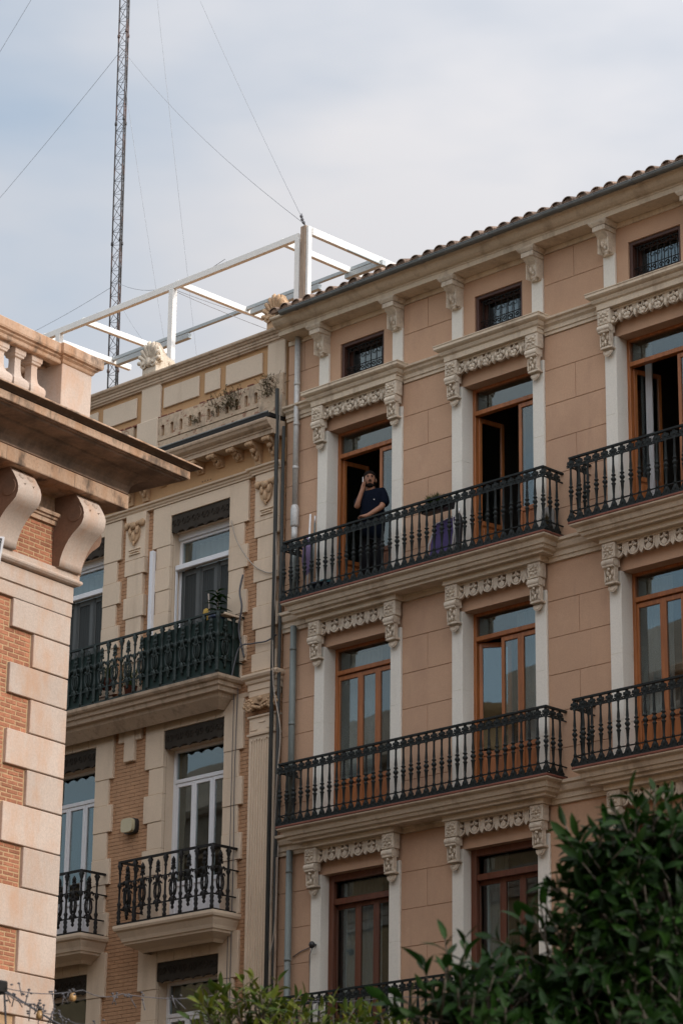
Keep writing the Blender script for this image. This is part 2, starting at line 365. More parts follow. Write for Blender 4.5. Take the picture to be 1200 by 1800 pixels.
M['bulb'] = surf('amber glass bulb', (.40, .24, .10), .2, .08, 5, .02, [], 0, 20)
# ================================================================== ground
g = MB().box(-400, 400, -400, 400, -1, 0).build('ground', M['paving']); tag(g, kind='structure')
rd = MB().box(-120, 40, -13.5, -3.2, 0, .004).build('road', M['asphalt']); tag(rd, kind='structure')
pv = MB().cbox(-60, -19, -3.2, 0, 0, .13, .02).build('pavement', M['paving']); tag(pv, kind='structure')

# ================================================================== pink apartment building
B = empty('apartment_building', (-32.66, 0, 0), 'pink stucco apartment building with oak balcony doors and iron railings below a tiled eave', 'building')
BX0, BX1 = -32.66, -19.9
CX = [-30.885, -27.80, -24.575, -21.40]
FL = [15.25, 11.40, 7.55]
HO, HI = .983, .758
ROOFZ = 20.22
# --- walls
m = MB()
edges = [BX0] + [e for c in CX for e in (c-HO, c+HO)] + [BX1]
for i in range(0, len(edges), 2): m.box(edges[i], edges[i+1], 0, .35, 0, ROOFZ)
for c in CX:
    m.box(c-HO, c+HO, 0, .35, 0, FL[2]-.01)
    for k, f in enumerate(FL):
        top = 19.19 if k == 0 else FL[k-1]-.01
        m.box(c-HO, c+HO, 0, .35, f+3.05, top)
    m.box(c-HO, c-.515, 0, .35, 19.19, ROOFZ); m.box(c+.515, c+HO, 0, .35, 19.19, ROOFZ); m.box(c-.515, c+.515, 0, .35, 19.835, ROOFZ)
m.box(BX0, BX0+.3, .35, 11, 0, ROOFZ); m.box(BX1-.3, BX1, .35, 11, 0, ROOFZ); m.box(BX0, BX1, 11, 11.3, 0, ROOFZ)
m.box(BX0, BX1, .35, 11, ROOFZ-.25, ROOFZ)
wallB = m.build('wall', M['stucco'], B)
# --- ashlar panels on the piers
def panel(x0, x1, z0, z1): 
    me = MB().cbox(x0+.0035, x1-.0035, -.012-rnd.random()*.003, .002, z0+.0035, z1-.0035, .005)
    return me.build('stucco_panel', M['stucco'], B)
piers = [(BX0+.0, CX[0]-HO)] + [(CX[i]+HO, CX[i+1]-HO) for i in range(3)] + [(CX[3]+HO, BX1)]
for pi, (x0, x1) in enumerate(piers):
    for k, f in enumerate(FL):
        zs = [f-.02+.0, f+.48, f+1.07, f+1.66, f+2.255, f+2.85, f+3.44] if k else [f-.02, f+.48, f+1.07, f+1.66, f+2.255, f+2.85, f+3.44]
        for j in range(len(zs)-1):
            if j % 2 == 0 and x1-x0 > 1: 
                xm = (x0+x1)/2; panel(x0, xm, zs[j], zs[j+1]); panel(xm, x1, zs[j], zs[j+1])
            elif x1-x0 > 1 or j % 2: panel(x0, x1, zs[j], zs[j+1])
            else: xm = x0+(x1-x0)*.48; panel(x0, xm, zs[j], zs[j+1]); panel(xm, x1, zs[j], zs[j+1])
    zs = [18.98, 19.58, 20.12]; xm = (x0+x1)/2
    panel(x0, x1, zs[0], zs[1]); panel(x0, xm, zs[1], zs[2]); panel(xm, x1, zs[1], zs[2])
# --- pilasters
for c in CX:
    for s in (-1, 1):
        xa, xb = (c-HO, c-HI) if s < 0 else (c+HI, c+HO)
        for k, f in enumerate(FL):
            m = MB()
            for za, zb in ((-.02, .72), (.72, 1.76), (1.76, 3.05)): m.cbox(xa, xb, -.05, .349, f+za, f+zb, .004)
            m.build('pilaster', M['pilaster'], B)
        MB().cbox(c+s*.868-.116, c+s*.868+.116, -.045, .001, 18.99, 19.72, .004).build('attic_pilaster', M['pilaster'], B)
# --- carved consoles (shared mesh, origin on the wall at floor level)
def console_mesh():
    m = MB()
    m.arc_strip(0, 2.80, 0, .088, math.pi, 2*math.pi, -.075, -.045, 10)
    m.arc_strip(0, 2.80, .05, .066, math.pi, 2*math.pi, -.085, -.07, 10)
    m.cbox(-.112, .112, -.12, 0, 2.83, 2.868, .008)
    m.prism([(-.05, 2.868), (-.085, 2.868), (-.085, 2.92), (-.10, 3.0), (-.135, 3.07), (-.14, 3.12), (-.05, 3.12)], 0, -.092, .092)
    for sx in (-1, 1):
        m.ball((sx*.042, -.11, 3.01), (.036, .03, .055), 6, 4); m.ball((sx*.062, -.10, 2.92), (.022, .025, .045), 6, 4)
        m.box(sx*.092-.008, sx*.092+.008, -.135, -.05, 2.87, 3.1)
    m.ball((0, -.115, 2.93), (.02, .03, .05), 6, 4); m.ball((0, -.15, 3.055), .026, 6, 4)
    v = MB()
    m.prism([( -.13+.062*math.cos(a), 3.16+.062*math.sin(a)) for a in [2*math.pi*i/12 for i in range(12)]], 0, -.118, .118, True)
    m.prism([( -.15+.03*math.cos(a), 3.105+.03*math.sin(a)) for a in [2*math.pi*i/8 for i in range(8)]], 0, -.105, .105, True)
    m.box(-.1, .1, -.12, 0, 3.1, 3.235)
    m.cbox(-.128, .128, -.16, .0, 3.228, 3.478, .008)
    for i in range(8):
        a = math.pi*i/4; r = .066
        m.ball((r*math.cos(a), -.165, 3.352+r*math.sin(a)), (.012+.022*abs(math.cos(a)), .02, .012+.022*abs(math.sin(a))), 6, 4)
    m.ball((0, -.168, 3.352), .026, 6, 4)
    for sx in (-1, 1):
        for sz in (-1, 1): m.ball((sx*.085, -.16, 3.352+sz*.085), (.022, .012, .022), 5, 3)
    return m.mesh('console', M['carved'])
con = console_mesh()
def frieze_mesh(rich):
    m = MB(); wd = 1.492; u = .298; y0, y1 = -.13, -.088; zc = 3.345
    m.box(-wd/2, wd/2, y0-.012, y1, 3.445, 3.478)
    for i in range(6):
        x = u*(i-2.5); half = i in (0, 5); sg = -1 if i == 0 else 1
        a0, a1 = (math.pi, 2*math.pi) if not half else ((math.pi*1.5, 2*math.pi) if i == 0 else (math.pi, math.pi*1.5))
        m.arc_strip(x, zc, .086, .116, a0, a1, y0, y1, 9)
        for s in (-1, 1):
            if half and s == sg: continue
            m.box(x+s*.101-.015, x+s*.101+.015, y0, y1, zc, 3.446)
            m.prism([(x+s*.010, 3.365), (x+s*.030, 3.372), (x+s*.050, 3.35), (x+s*.072, 3.372), (x+s*.062, 3.40), (x+s*.03, 3.40), (x+s*.012, 3.446), (x, 3.446)], 1, y0-.006, y1)
            m.prism([(x, 3.255), (x+s*.045, 3.275), (x+s*.055, 3.315), (x+s*.018, 3.345), (x, 3.37)], 1, y0-.008, y1)
            m.ball((x+s*.055, y0-.008, 3.378), (.020, .014, .018), 6, 4)
            if rich: m.ball((x+s*.03, y0-.012, 3.30), (.034, .03, .045), 6, 4); m.ball((x+s*.085, y0-.012, 3.36), (.03, .026, .05), 6, 4)
        if rich: m.ball((x, y0-.02, 3.245), (.05, .03, .03), 6, 4)
        if i < 5:
            xx = x+u/2; m.prism([(xx-.034, 3.42), (xx-.034, 3.30), (xx-.045, 3.285), (xx, 3.222), (xx+.045, 3.285), (xx+.034, 3.30), (xx+.034, 3.42), (xx+.03, 3.446), (xx-.03, 3.446)], 1, y0+.004, y1)
            if rich: m.ball((xx, y0-.008, 3.30), (.032, .03, .07), 6, 4)
    return m.mesh('frieze', M['carved'])
fr0, fr1 = frieze_mesh(True), frieze_mesh(False)
for c in CX:
    for k, f in enumerate(FL):
        for s in (-1, 1): inst('console', con, B, (c+s*.868, -.05, f))
        inst('lace_frieze', fr0 if k == 0 else fr1, B, (c, 0, f))
        if k: box('lintel_fascia', M['trim'], B, c-1.03, c+1.03, -.235, 0, f+3.479, f+3.575, c=.008)
        else: box('lintel_fascia', M['trim'], B, c-1.0, c+1.0, -.225, 0, f+3.479, f+3.56, c=.006)
# --- window cornices and string courses
prof = [(0, 18.805), (.02, 18.81), (.02, 18.83), (.05, 18.85), (.07, 18.89), (.07, 18.905), (.11, 18.925), (.135, 18.95), (.135, 18.995), (.145, 19.0), (.145, 19.015), (-.22, 19.035)]
for c in CX: MB().molding([(c-1.0, .0), (c-1.0, -.2), (c+1.0, -.2), (c+1.0, .0)], prof).build('window_cornice', M['trim'], B)
prof = [(.0, 18.695), (.035, 18.70), (.035, 18.755), (.055, 18.76), (.055, 18.825), (.07, 18.84), (.10, 18.865), (.11, 18.90), (.15, 18.925), (.155, 18.955), (.0, 18.975)]
xs = [BX0] + [e for c in CX for e in (c-1.005, c+1.005)] + [BX1]
for i in range(0, len(xs), 2): MB().molding([(xs[i], 0), (xs[i+1], 0)], prof).build('string_course', M['trim'], B)
for k in (1, 2):
    z = FL[k-1]-.38
    prof = [(.0, z), (.04, z+.005), (.04, z+.07), (.06, z+.075), (.06, z+.15), (.10, z+.18), (.12, z+.24), (.12, z+.27), (.155, z+.29), (.16, z+.335), (0, z+.345)]
    xs = [BX0] + [e for c in CX for e in (c-1.035, c+1.035)] + [BX1]
    for i in range(0, len(xs), 2): MB().molding([(xs[i], 0), (xs[i+1], 0)], prof).build('string_course', M['trim'], B)
# --- attic brackets
def attic_bracket():
    m = MB()
    m.prism([(0, -.36), (-.07, -.36), (-.09, -.31), (-.12, -.2), (-.17, -.1), (-.25, -.03), (-.28, 0), (0, 0)], 0, -.10, .10)
    m.ball((0, -.085, -.30), (.085, .05, .04), 8, 5); m.ball((0, -.09, -.345), (.06, .04, .03), 8, 5)
    for s in (-1, 1): m.ball((s*.045, -.13, -.17), (.035, .045, .07), 6, 4); m.box(s*.1-.008, s*.1+.008, -.19, 0, -.34, 0)
    m.ball((0, -.11, -.24), (.03, .05, .05), 6, 4)
    m.cbox(-.125, .125, -.30, 0, 0, .085, .006)
    m.molding([(-.13, 0), (-.13, -.30), (.13, -.30), (.13, 0)], [(0, .085), (.01, .09), (.04, .13), (.045, .145), (.045, .165), (-.1, .165)])
    return m.mesh('attic_bracket', M['carved'])
ab = attic_bracket()
for c in CX:
    for s in (-1, 1): inst('attic_bracket', ab, B, (c+s*.868, 0, 20.05))
# --- eave
box('eave_band', M['trim'], B, BX0, BX1, -.03, 0, 20.13, 20.215, c=.004)
prof = [(-.32, 20.216), (0, 20.216), (0, 20.30), (.015, 20.305), (.02, 20.325), (.07, 20.335), (.12, 20.365), (.165, 20.41), (.185, 20.445), (.215, 20.455), (.23, 20.475), (.23, 20.50), (-.32, 20.53)]
MB().molding([(-32.60, -.33), (BX1, -.33)], prof).build('eave_cornice', M['trim'], B)
mg = MB(); mg.prism([(-.605+.058*math.cos(a), 20.50+.058*math.sin(a)) for a in [math.pi+math.pi*i/10 for i in range(11)]] + [(-.550, 20.50), (-.56, 20.505), (-.65, 20.505)], 0, -32.28, BX1, True)
mg.tube([(-32.28, -.66, 20.507), (BX1, -.66, 20.507)], .009, 6)
for x in [-31.9+1.48*i for i in range(9)]: mg.prism([(-.605+.063*math.cos(a), 20.50+.063*math.sin(a)) for a in [math.pi+math.pi*i/10 for i in range(11)]] + [(-.545, 20.508)], 0, x-.03, x+.03, True)
mg.build('gutter', M['zinc_dark'], B)
# roof slope and barrel tiles
rs = MB(); rs.prism([(-.50, 20.535), (-.50, 20.56), (8, 23.2), (8, 20.535)], 0, -32.52, BX1); rs.build('roof', M['roofdark'], B)
def tile_mesh():
    m = MB(); n = 8; vs = []
    for (y, r, z) in ((0, .112, 0), (.5, .09, .17)):
        for i in range(n+1):
            a = math.pi*i/n; vs.append((r*math.cos(a), y, z+r*.92*math.sin(a)))
        for i in range(n+1):
            a = math.pi*i/n; vs.append(((r-.016)*math.cos(a), y, z+(r-.016)*.92*math.sin(a)))
    k = n+1; fs = []
    for i in range(n):
        fs += [(i, i+1, 2*k+i+1, 2*k+i), (k+i, 3*k+i, 3*k+i+1, k+i+1), (i, k+i, k+i+1, i+1), (2*k+i, 2*k+i+1, 3*k+i+1, 3*k+i)]
    m.add(vs, fs, False)
    # mortar plug a little inside the mouth
    m.prism([(.095*math.cos(math.pi*i/6), .095*.9*math.sin(math.pi*i/6)) for i in range(7)], 1, .03, .09)
    return m.mesh('roof_tile', M['tile'])
tm = tile_mesh(); nt_ = int((BX1+32.5)/.278)
for r_ in range(2):
    for i in range(nt_+1):
        inst('roof_tile', tm, B, (-32.50+.278*i+rnd.uniform(-.012, .012), -.575+.36*r_+rnd.uniform(-.02, .02), 20.565+.125*r_), (rnd.uniform(-.02, .02), rnd.uniform(-.05, .05), rnd.uniform(-.04, .04)), (1, 1, rnd.uniform(.92, 1.06)))
mt = MB()
for r_ in range(2, 9):
    for i in range(nt_+1):
        x = -32.50+.278*i; y = -.575+.36*r_; z = 20.565+.125*r_
        mt.prism([(x+.105*math.cos(math.pi*j/5), z+.1*math.sin(math.pi*j/5)) for j in range(6)], 1, y, y+.36)
for i in range(nt_):
    x = -32.50+.278*(i+.5); mt.prism([(x-.09, 20.60), (x, 20.56), (x+.09, 20.60), (x+.09, 20.63), (x, 20.59), (x-.09, 20.63)], 1, -.56, -.3)
mt.build('roof_tiling', M['tile'], B, stuff=True)
# --- attic windows
for c in CX:
    x0, x1, z0, z1 = c-.515, c+.515, 19.19, 19.835; t = .06
    m = MB(); y0, y1 = .03, .13
    m.cbox(x0, x0+t, y0, y1, z0, z1, .006); m.cbox(x1-t, x1, y0, y1, z0, z1, .006); m.cbox(x0+t, x1-t, y0, y1, z1-t, z1, .006); m.cbox(x0+t, x1-t, y0, y1, z0, z0+t*.7, .006)
    t2 = .045; a, b, d, e = x0+t, x1-t, z0+t*.7, z1-t
    m.box(a, a+t2, .20, .25, d, e); m.box(b-t2, b, .20, .25, d, e); m.box(a, b, .20, .25, e-t2, e); m.box(a, b, .20, .25, d, d+t2)
    m.box(x0+t, x0+t+.004, .13, .2, z0, z1); m.box(x1-t-.004, x1-t, .13, .2, z0, z1)
    wn = m.build('attic_window', M['wood_dark'], B)
    MB().box(a+t2, b-t2, .222, .228, d+t2, e-t2).build('pane', M['glass'], wn)
    m = MB(); nb = 7
    for i in range(nb):
        x = a+.06+(b-a-.12)*i/(nb-1)
        m.tube([(x, .09, d+.02), (x, .085, e-.02)], .008, 5)
        if i < nb-1:
            xm = x+(b-a-.12)/(nb-1)/2; r = .045; s = 1 if i % 2 else -1
            pts = [(xm+s*r*(1-q/14)*math.cos(q*.62), .085, d+.09+r*(1-q/14)*math.sin(q*.62)) for q in range(12)]
            m.tube(pts, .010, 5)
            pts = [(xm-s*r*(1-q/14)*math.cos(q*.62), .085, e-.07-r*(1-q/14)*math.sin(q*.62)) for q in range(9)]
            m.tube(pts, .009, 5)
    for z in (d+.035, d+.16, e-.03): m.box(a, b, .082, .094, z-.006, z+.006)
    m.build('grille', M['iron_black'], wn)
    r = MB(); r.box(x0-.3, x1+.3, .36, 3, z0-.6, z1+.2)
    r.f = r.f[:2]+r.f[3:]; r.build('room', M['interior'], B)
# --- balcony doors
def leaf_mesh(wd, h, style):
    st = .062; fz = .72; m = MB(); y0, y1 = -.025, .025
    m.cbox(0, st, y0, y1, .02, h, .005); m.cbox(wd-st, wd, y0, y1, .02, h, .005)
    m.cbox(st, wd-st, y0, y1, h-.075, h, .005); m.cbox(st, wd-st, y0, y1, fz, fz+.08, .005); m.cbox(st, wd-st, y0, y1, .02, .15, .005)
    m.box(st, wd-st, -.006, .006, .15, fz); m.cbox(st+.03, wd-st-.03, -.018, .018, .19, fz-.04, .012)
    me = m.mesh('door_leaf', M[style])
    p = MB().box(st, wd-st, -.004, .004, fz+.08, h-.075).mesh('pane', M['glass'])
    return me, p
LW = (.525, .40, .525)
LM = {}
for st in ('wood', 'wood_red'):
    for wd in set(LW): LM[st, wd] = leaf_mesh(wd, 2.57, st)
def leaf(x, f, wd, style, ang=0, hinge=1, y=.265):
    me, p = LM[style, wd]
    if hinge > 0: o = inst('door_leaf', me, B, (x, y, f), (0, 0, R(ang))); q = Vector((x, y, f))
    else: o = inst('door_leaf', me, B, (x+wd, y, f), (0, 0, R(180-ang)))
    pn = bpy.data.objects.new('pane', p); col.objects.link(pn); pn.parent = o
    return o
def curtain(x0, x1, z0, z1, y, amp=.03, n=10):
    m = MB(); vs = []; k = n*6; fs = []
    for j in range(3):
        for i in range(k+1):
            x = x0+(x1-x0)*i/k; ph = rnd.random()*.3 if False else 0
            vs.append((x, y+amp*math.sin(i*2*math.pi/6+.6*math.sin(i*.7)+j*.2), z0+(z1-z0)*j/2))
    for j in range(2):
        for i in range(k): a = j*(k+1)+i; fs.append((a, a+1, a+k+2, a+k+1))
    m.add(vs, fs, True); nv = len(vs)
    m.add([(v[0], v[1]+.004, v[2]) for v in vs], [f[::-1] for f in fs], True)
    return m.build('curtain', M['curtain'], B)
def door(ci, k, state):
    c, f = CX[ci], FL[k]; style = 'wood_red' if k == 2 else 'wood'
    x0, x1 = c-HI, c+HI; t = .058; y0, y1 = .215, .315
    m = MB()
    m.cbox(x0, x0+t, y0, y1, f, f+3.05, .006); m.cbox(x1-t, x1, y0, y1, f, f+3.05, .006); m.cbox(x0+t, x1-t, y0, y1, f+3.0, f+3.05, .006)
    m.cbox(x0+t, x1-t, y0-.01, y1, f+2.585, f+2.66, .006)
    if k == 2:
        for xa in (x0, x1-.105): m.cbox(xa, xa+.105, y0-.08, y0, f, f+3.05, .006)
        m.cbox(x0+.105, x1-.105, y0-.08, y0, f+2.94, f+3.05, .006); m.cbox(x0+.105, x1-.105, y0-.06, y0-.01, f+2.56, f+2.66, .006)
    fo = m.build('door_frame', M[style], B)
    MB().box(x0+t, x1-t, .262, .268, f+2.66, f+3.0).build('transom_pane', M['glass'], fo)
    xs = [x0+t-.02, 0, 0]; xs[1] = xs[0]+LW[0]; xs[2] = xs[1]+LW[1]
    for i in range(3):
        a = state[i]
        if a == 0: leaf(xs[i], f, LW[i], style)
        elif i == 0: leaf(xs[0]+.02, f, LW[0], style, a, 1, .29)
        elif i == 1: leaf(xs[1], f, LW[1], style, a, -1, .33)
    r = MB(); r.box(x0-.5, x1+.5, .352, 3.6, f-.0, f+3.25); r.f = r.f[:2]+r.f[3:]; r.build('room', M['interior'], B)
states = {(0, 0): (78, 82, 0), (1, 0): (80, 84, 0), (2, 0): (74, 80, 0), (3, 0): (0, 0, 0), (0, 1): (0, 0, 0), (1, 1): (30, 0, 0), (2, 1): (0, 0, 0), (3, 1): (0, 0, 0), (0, 2): (0, 0, 0), (1, 2): (0, 0, 0), (2, 2): (0, 0, 0), (3, 2): (0, 0, 0)}
for (ci, k), s in states.items(): door(ci, k, s)
for ci, k, a, b in ((0, 0, .28, .72), (1, 0, .28, .72), (2, 0, -.62, -.50), (2, 0, .3, .72), (0, 1, -.7, .05), (0, 1, .22, .74), (1, 1, -.1, .3), (0, 2, -.72, .1), (0, 2, .28, .74), (1, 2, -.74, -.3), (2, 1, -.7, -.2)):
    curtain(CX[ci]+a, CX[ci]+b, FL[k]+.05, FL[k]+3.0, .50+.02*rnd.random())
# --- balconies
def baluster_mesh():
    m = MB()
    m.lathe([(.02, .16), (.028, .18), (.017, .205), (.017, .25), (.026, .40), (.036, .42), (.036, .432), (.02, .445), (.022, .46), (.041, .485), (.041, .505), (.022, .53), (.02, .545), (.036, .558), (.036, .57), (.019, .585), (.024, .62), (.017, .74), (.016, .85), (.024, .875), (.018, .89)], 8, smooth=True)
    T = .011
    m.prism([(-.018, .18), (-.026, .14), (-.052, .10), (-.064, .05), (-.066, .012), (-.036, .028), (-.024, .004), (.024, .004), (.036, .028), (.066, .012), (.064, .05), (.052, .10), (.026, .14), (.018, .18)], 1, -T, T)
    for s in (-1, 1): m.arc_strip(s*.050, .045, .012, .028, 0, 2*math.pi, -T-.006, T+.006, 8)
    m.ball((0, 0, .10), (.026, .026, .05), 6, 4)
    m.prism([(-.012, .87), (-.042, .895), (-.036, .93), (-.072, .945), (-.058, .985), (-.03, .98), (-.018, 1.018), (.018, 1.018), (.03, .98), (.058, .985), (.072, .945), (.036, .93), (.042, .895), (.012, .87)], 1, -T, T)
    for s in (-1, 1): m.arc_strip(s*.058, .908, .010, .026, -math.pi*.9, math.pi*.9, -T, T, 8)
    m.ball((0, 0, .95), (.034, .024, .036), 6, 4)
    return m.mesh('baluster', M['iron'])
bal = baluster_mesh()
def balcony(x0, x1, f, left_return=True):
    px = .49
    prof = [(-.32, f-.28), (0, f-.28), (0, f-.245), (.02, f-.235), (.055, f-.225), (.07, f-.195), (.07, f-.18), (.10, f-.17), (.115, f-.13), (.125, f-.10), (.165, f-.085), (.19, f-.065), (.195, f-.045), (-.32, f-.045)]
    m = MB().molding([(x0, 0), (x0, -.33), (x1, -.33), (x1, 0)], prof)
    o = m.build('balcony', M['trim'], B)
    MB().cbox(x0-.205, x1+.205, -.535, 0, f-.043, f-.005, .008).build('tile_edge', M['redtile'], o)
    a, b = x0-.16, x1+.16                         # railing line
    m = MB()
    for (z, h, w_) in ((1.035, .015, .026), (.885, .008, .012), (.165, .008, .012), (.012, .010, .018)):
        m.box(a-w_, b+w_, -px-w_, -px+w_, f+z-h, f+z+h)
        m.box(a-w_, a+w_, -px+w_, 0, f+z-h, f+z+h); m.box(b-w_, b+w_, -px+w_, 0, f+z-h, f+z+h)
    m.build('handrail', M['iron'], o)
    n = round((b-a)/.165)
    for i in range(n+1):
        inst('baluster', bal, o, (a+(b-a)*i/n, -px, f))
    for x in (a, b):
        for j in (1, 2): inst('baluster', bal, o, (x, -px+.165*j, f), (0, 0, R(90)))
    return o
for f in FL:
    balcony(-32.03, -26.64, f); balcony(-25.76, -20.4, f)
# --- unseen houses added outside the frame to shade the lower storeys
def block(name, lab, x0, x1, y0, y1, h, face):
    T = empty(name, ((x0+x1)/2, (y0+y1)/2, 0), lab, 'building')
    m = MB().box(x0, x1, y0, y1, 0, h); m.molding([(x0, y0), (x1, y0), (x1, y1), (x0, y1)], [(-.2, h-.6), (.1, h-.6), (.35, h-.2), (.4, h), (-.2, h+.1)], True); m.build('wall', M['ochre'], T)
    n = int((x1-x0)/3.2); g = MB().box(-.55, .55, -.04, .04, 0, 2.3); gm = g.mesh('window', M['wood_dark']); pm = MB().box(-.45, .45, -.05, .05, .1, 2.2).mesh('pane', M['glass'])
    for i in range(n):
        for k in range(4):
            o = inst('window', gm, T, (x0+1.8+3.2*i, face, 4.5+3.7*k)); p = bpy.data.objects.new('pane', pm); col.objects.link(p); p.parent = o
for i_, (xa, xb, hh, lb) in enumerate(((-46, -26, 23, 'unseen tall ochre house added at the far west end of the plaza as shade'), (-25.5, -4, 25, 'unseen tallest ochre house added behind the viewer to block low sky'), (-3.5, 22, 22, 'unseen broad ochre house added at the east end of the plaza as shade'))):
    block('unseen_plaza_house', lb, xa, xb, -56, -43, hh, -42.98)
block('unseen_street_house', 'unseen ochre house added right of the pink building to close the street', -19.85, 6, .6, 11, 19.5, .58)
block('unseen_facing_house', 'unseen ochre house added across the narrow street to shade the low storeys', -11.6, 8, -14, -10, 23, -9.98)
# --- rainwater pipes
m = MB(); m.tube([(-32.36, -.09, 20.21), (-32.36, -.09, 17.1)], .05, 10)
for z in (19.3, 18.55, 17.75): m.lathe([(.055, z), (.057, z+.03), (.055, z+.06)], 10, -32.36, -.09)
m.lathe([(.05, 17.1), (.06, 17.09), (.075, 17.02), (.075, 16.74), (.06, 16.7)], 10, -32.36, -.09)
m.tube([(-32.36, -.09, 16.7), (-32.36, -.09, 16.42)], .055, 10)
m.build('drainpipe', M['zinc'], B)
m = MB(); m.tube([(-32.36, -.09, 16.41), (-32.36, -.09, 15.25)], .06, 10); m.tube([(-32.33, -.10, 14.93), (-32.33, -.10, 11.41)], .055, 10); m.tube([(-32.33, -.10, 11.08), (-32.33, -.10, 0)], .055, 10)
for z in (14.5, 13.2, 10.7, 9.25, 8.6): m.lathe([(.06, z), (.06, z+.05)], 10, -32.33, -.10)
m.build('drainpipe', M['pipe_green'], B)
# ================================================================== yellow building
C = empty('corner_block', (-32.70, 0, 0), 'cream and ochre brick townhouse with toothed quoins and shell ornaments on its parapet', 'building')
CX1 = -32.70; CX0 = -44.0
CC = [-34.795, -38.13, -41.46]; CH = .765
FC = [14.26, 10.20, 6.1]
OT = [17.325, 13.345, 9.27]           # top of opening (under the lambrequin)
m = MB(); e = [CX0] + sorted([v for c in CC for v in (c-CH, c+CH)]) + [CX1]
for i in range(0, len(e), 2): m.box(e[i], e[i+1], .03, .4, 0, 20.3)
for c in CC:
    m.box(c-CH, c+CH, .03, .4, 0, FC[2]-.02)
    for k in range(3): m.box(c-CH, c+CH, .03, .4, OT[k]+.31, (FC[k-1]-.02) if k else 20.3)
m.box(CX0, CX1, .4, 9, 20.0, 20.3); m.box(CX0, CX0+.3, .4, 9, 0, 20.0); m.box(CX1-.002-.2, CX1-.002, .4, 9, 0, 20.0); m.box(CX0, CX1, 9, 9.3, 0, 20.3)
m.build('wall', M['cmortar'], C)
# facing bricks: courses between the quoins, one joined part
m = MB(); zc = 5.0; row = 0
spans = [(CX0, CC[2]-CH-.3), (CC[2]+CH+.3, CC[1]-CH-.3), (CC[1]+CH+.3, CC[0]-CH-.3), (CC[0]+CH+.3, CX1)]
while zc < 17.88:
    for (a, b) in spans:
        x = a - (row % 2)*.12
        while x < b:
            xa, xb = max(a, x+.004), min(b, x+.24); y = -.002-rnd.random()*.004
            if xb-xa > .03: m.box(xa, xb, y, .032, zc, zc+.061)
            x += .244
    zc += .068; row += 1
m.build('brickwork', M['cbrick'], C, stuff=True)
def cb(name, mat, *a, c=.012): return MB().cbox(*a, c).build(name, M[mat], C)
# window surrounds and pier quoins, alternating long and short blocks
Zu = [14.26, 14.57, 15.03, 15.44, 15.86, 16.27, 16.69, 17.10, 17.87]
Zl = [10.20, 10.62, 11.12, 11.58, 12.06, 12.55, 13.02, 13.92]
Z3 = [5.6, 6.1, 6.6, 7.1, 7.6, 8.1, 8.62, 9.14, 9.92]
for c in CC:
    for Z, ot in ((Zu, OT[0]), (Zl, OT[1]), (Z3, OT[2])):
        n = len(Z)-1
        for s in (-1, 1):
            for i in range(n):
                wide = (n-1-i) % 2 == 0
                w_ = .475 if wide else .37
                x = sorted((c+s*CH, c+s*(CH+w_)))
                cb('quoin', 'cream', x[0], x[1], -.055 if wide else -.045, .031, Z[i], Z[i+1]-.004, c=.006)
        # flat arch over the opening
        top = Z[-1]
        nv = 7
        for i in range(nv):
            xa = c-CH+2*CH*i/nv; xb = c-CH+2*CH*(i+1)/nv; k_ = .0
            if Z is Zu:
                if i == 0: cb('lintel', 'cream', c-CH, c+CH, -.055, .031, ot+.315, top-.004, c=.006)
            else: cb('voussoir', 'cream', xa+.002, xb-.002, -.052-.004*(i % 2), .031, ot+.315, top-.004, c=.006)
# pier quoins, upper storey
PZ = [14.30, 14.62, 15.05, 15.46, 15.90, 16.30, 16.71, 17.0, 17.87]
for pc, w1, w2 in ((-36.46, .265, .205), (-39.79, .265, .205), (-43.1, .265, .205), (-33.04, .305, .235)):
    for i in range(7):
        wide = i % 2 == (0 if True else 1)
        h = w1 if i % 2 == 0 else w2
        cb('pier_block', 'cream', pc-h, pc+h, -.10 if i % 2 == 0 else -.085, .031, PZ[i], PZ[i+1]-.004, c=.008)
    cb('pier_block', 'cream', pc-w1, pc+w1, -.10, .031, 17.0, 17.87, c=.008)
    # shield cartouche
    m = MB(); zc = 17.50
    m.prism([(pc+.16*math.cos(a)*(1 if math.sin(a) > 0 else .9), zc+.2*math.sin(a)) for a in [2*math.pi*i/14 for i in range(14)]], 1, -.14, -.09)
    for s in (-1, 1):
        m.prism([(-.12+.05*math.cos(a), zc+.17+.05*math.sin(a)) for a in [2*math.pi*i/8 for i in range(8)]], 0, pc+s*.13-.06, pc+s*.13+.09 if s > 0 else pc+s*.13+.06, True)
        m.ball((pc+s*.21, -.13, zc+.16), (.07, .05, .075), 8, 5); m.ball((pc+s*.09, -.15, zc+.03), (.05, .03, .08), 6, 4)
    m.ball((pc, -.155, zc+.13), (.08, .05, .07), 8, 5); m.ball((pc, -.15, zc-.08), (.05, .04, .1), 6, 4); m.ball((pc, -.14, zc-.2), (.03, .03, .06), 6, 4)
    m.build('cartouche', M['cotta'], C)
    m = MB()
    for dz, hw in ((-.30, .16), (-.345, .12), (-.39, .15)): m.cbox(pc-hw, pc+hw, -.125, -.09, zc+dz-.02, zc+dz, .004)
    m.build('cartouche_base', M['cream'], C)
# capped drop ornament between lower windows
for pc in (-36.46, -39.79):
    cb('drop_block', 'cream', pc-.14, pc+.14, -.07, .031, 13.25, 13.92); cb('drop_block', 'cream', pc-.3, pc-.145, -.06, .031, 13.62, 13.92); cb('drop_block', 'cream', pc+.145, pc+.3, -.06, .031, 13.62, 13.92)
cb('frieze_band', 'cream', CX0, CX1-.02, -.03, .031, 13.925, 14.0, c=.004)
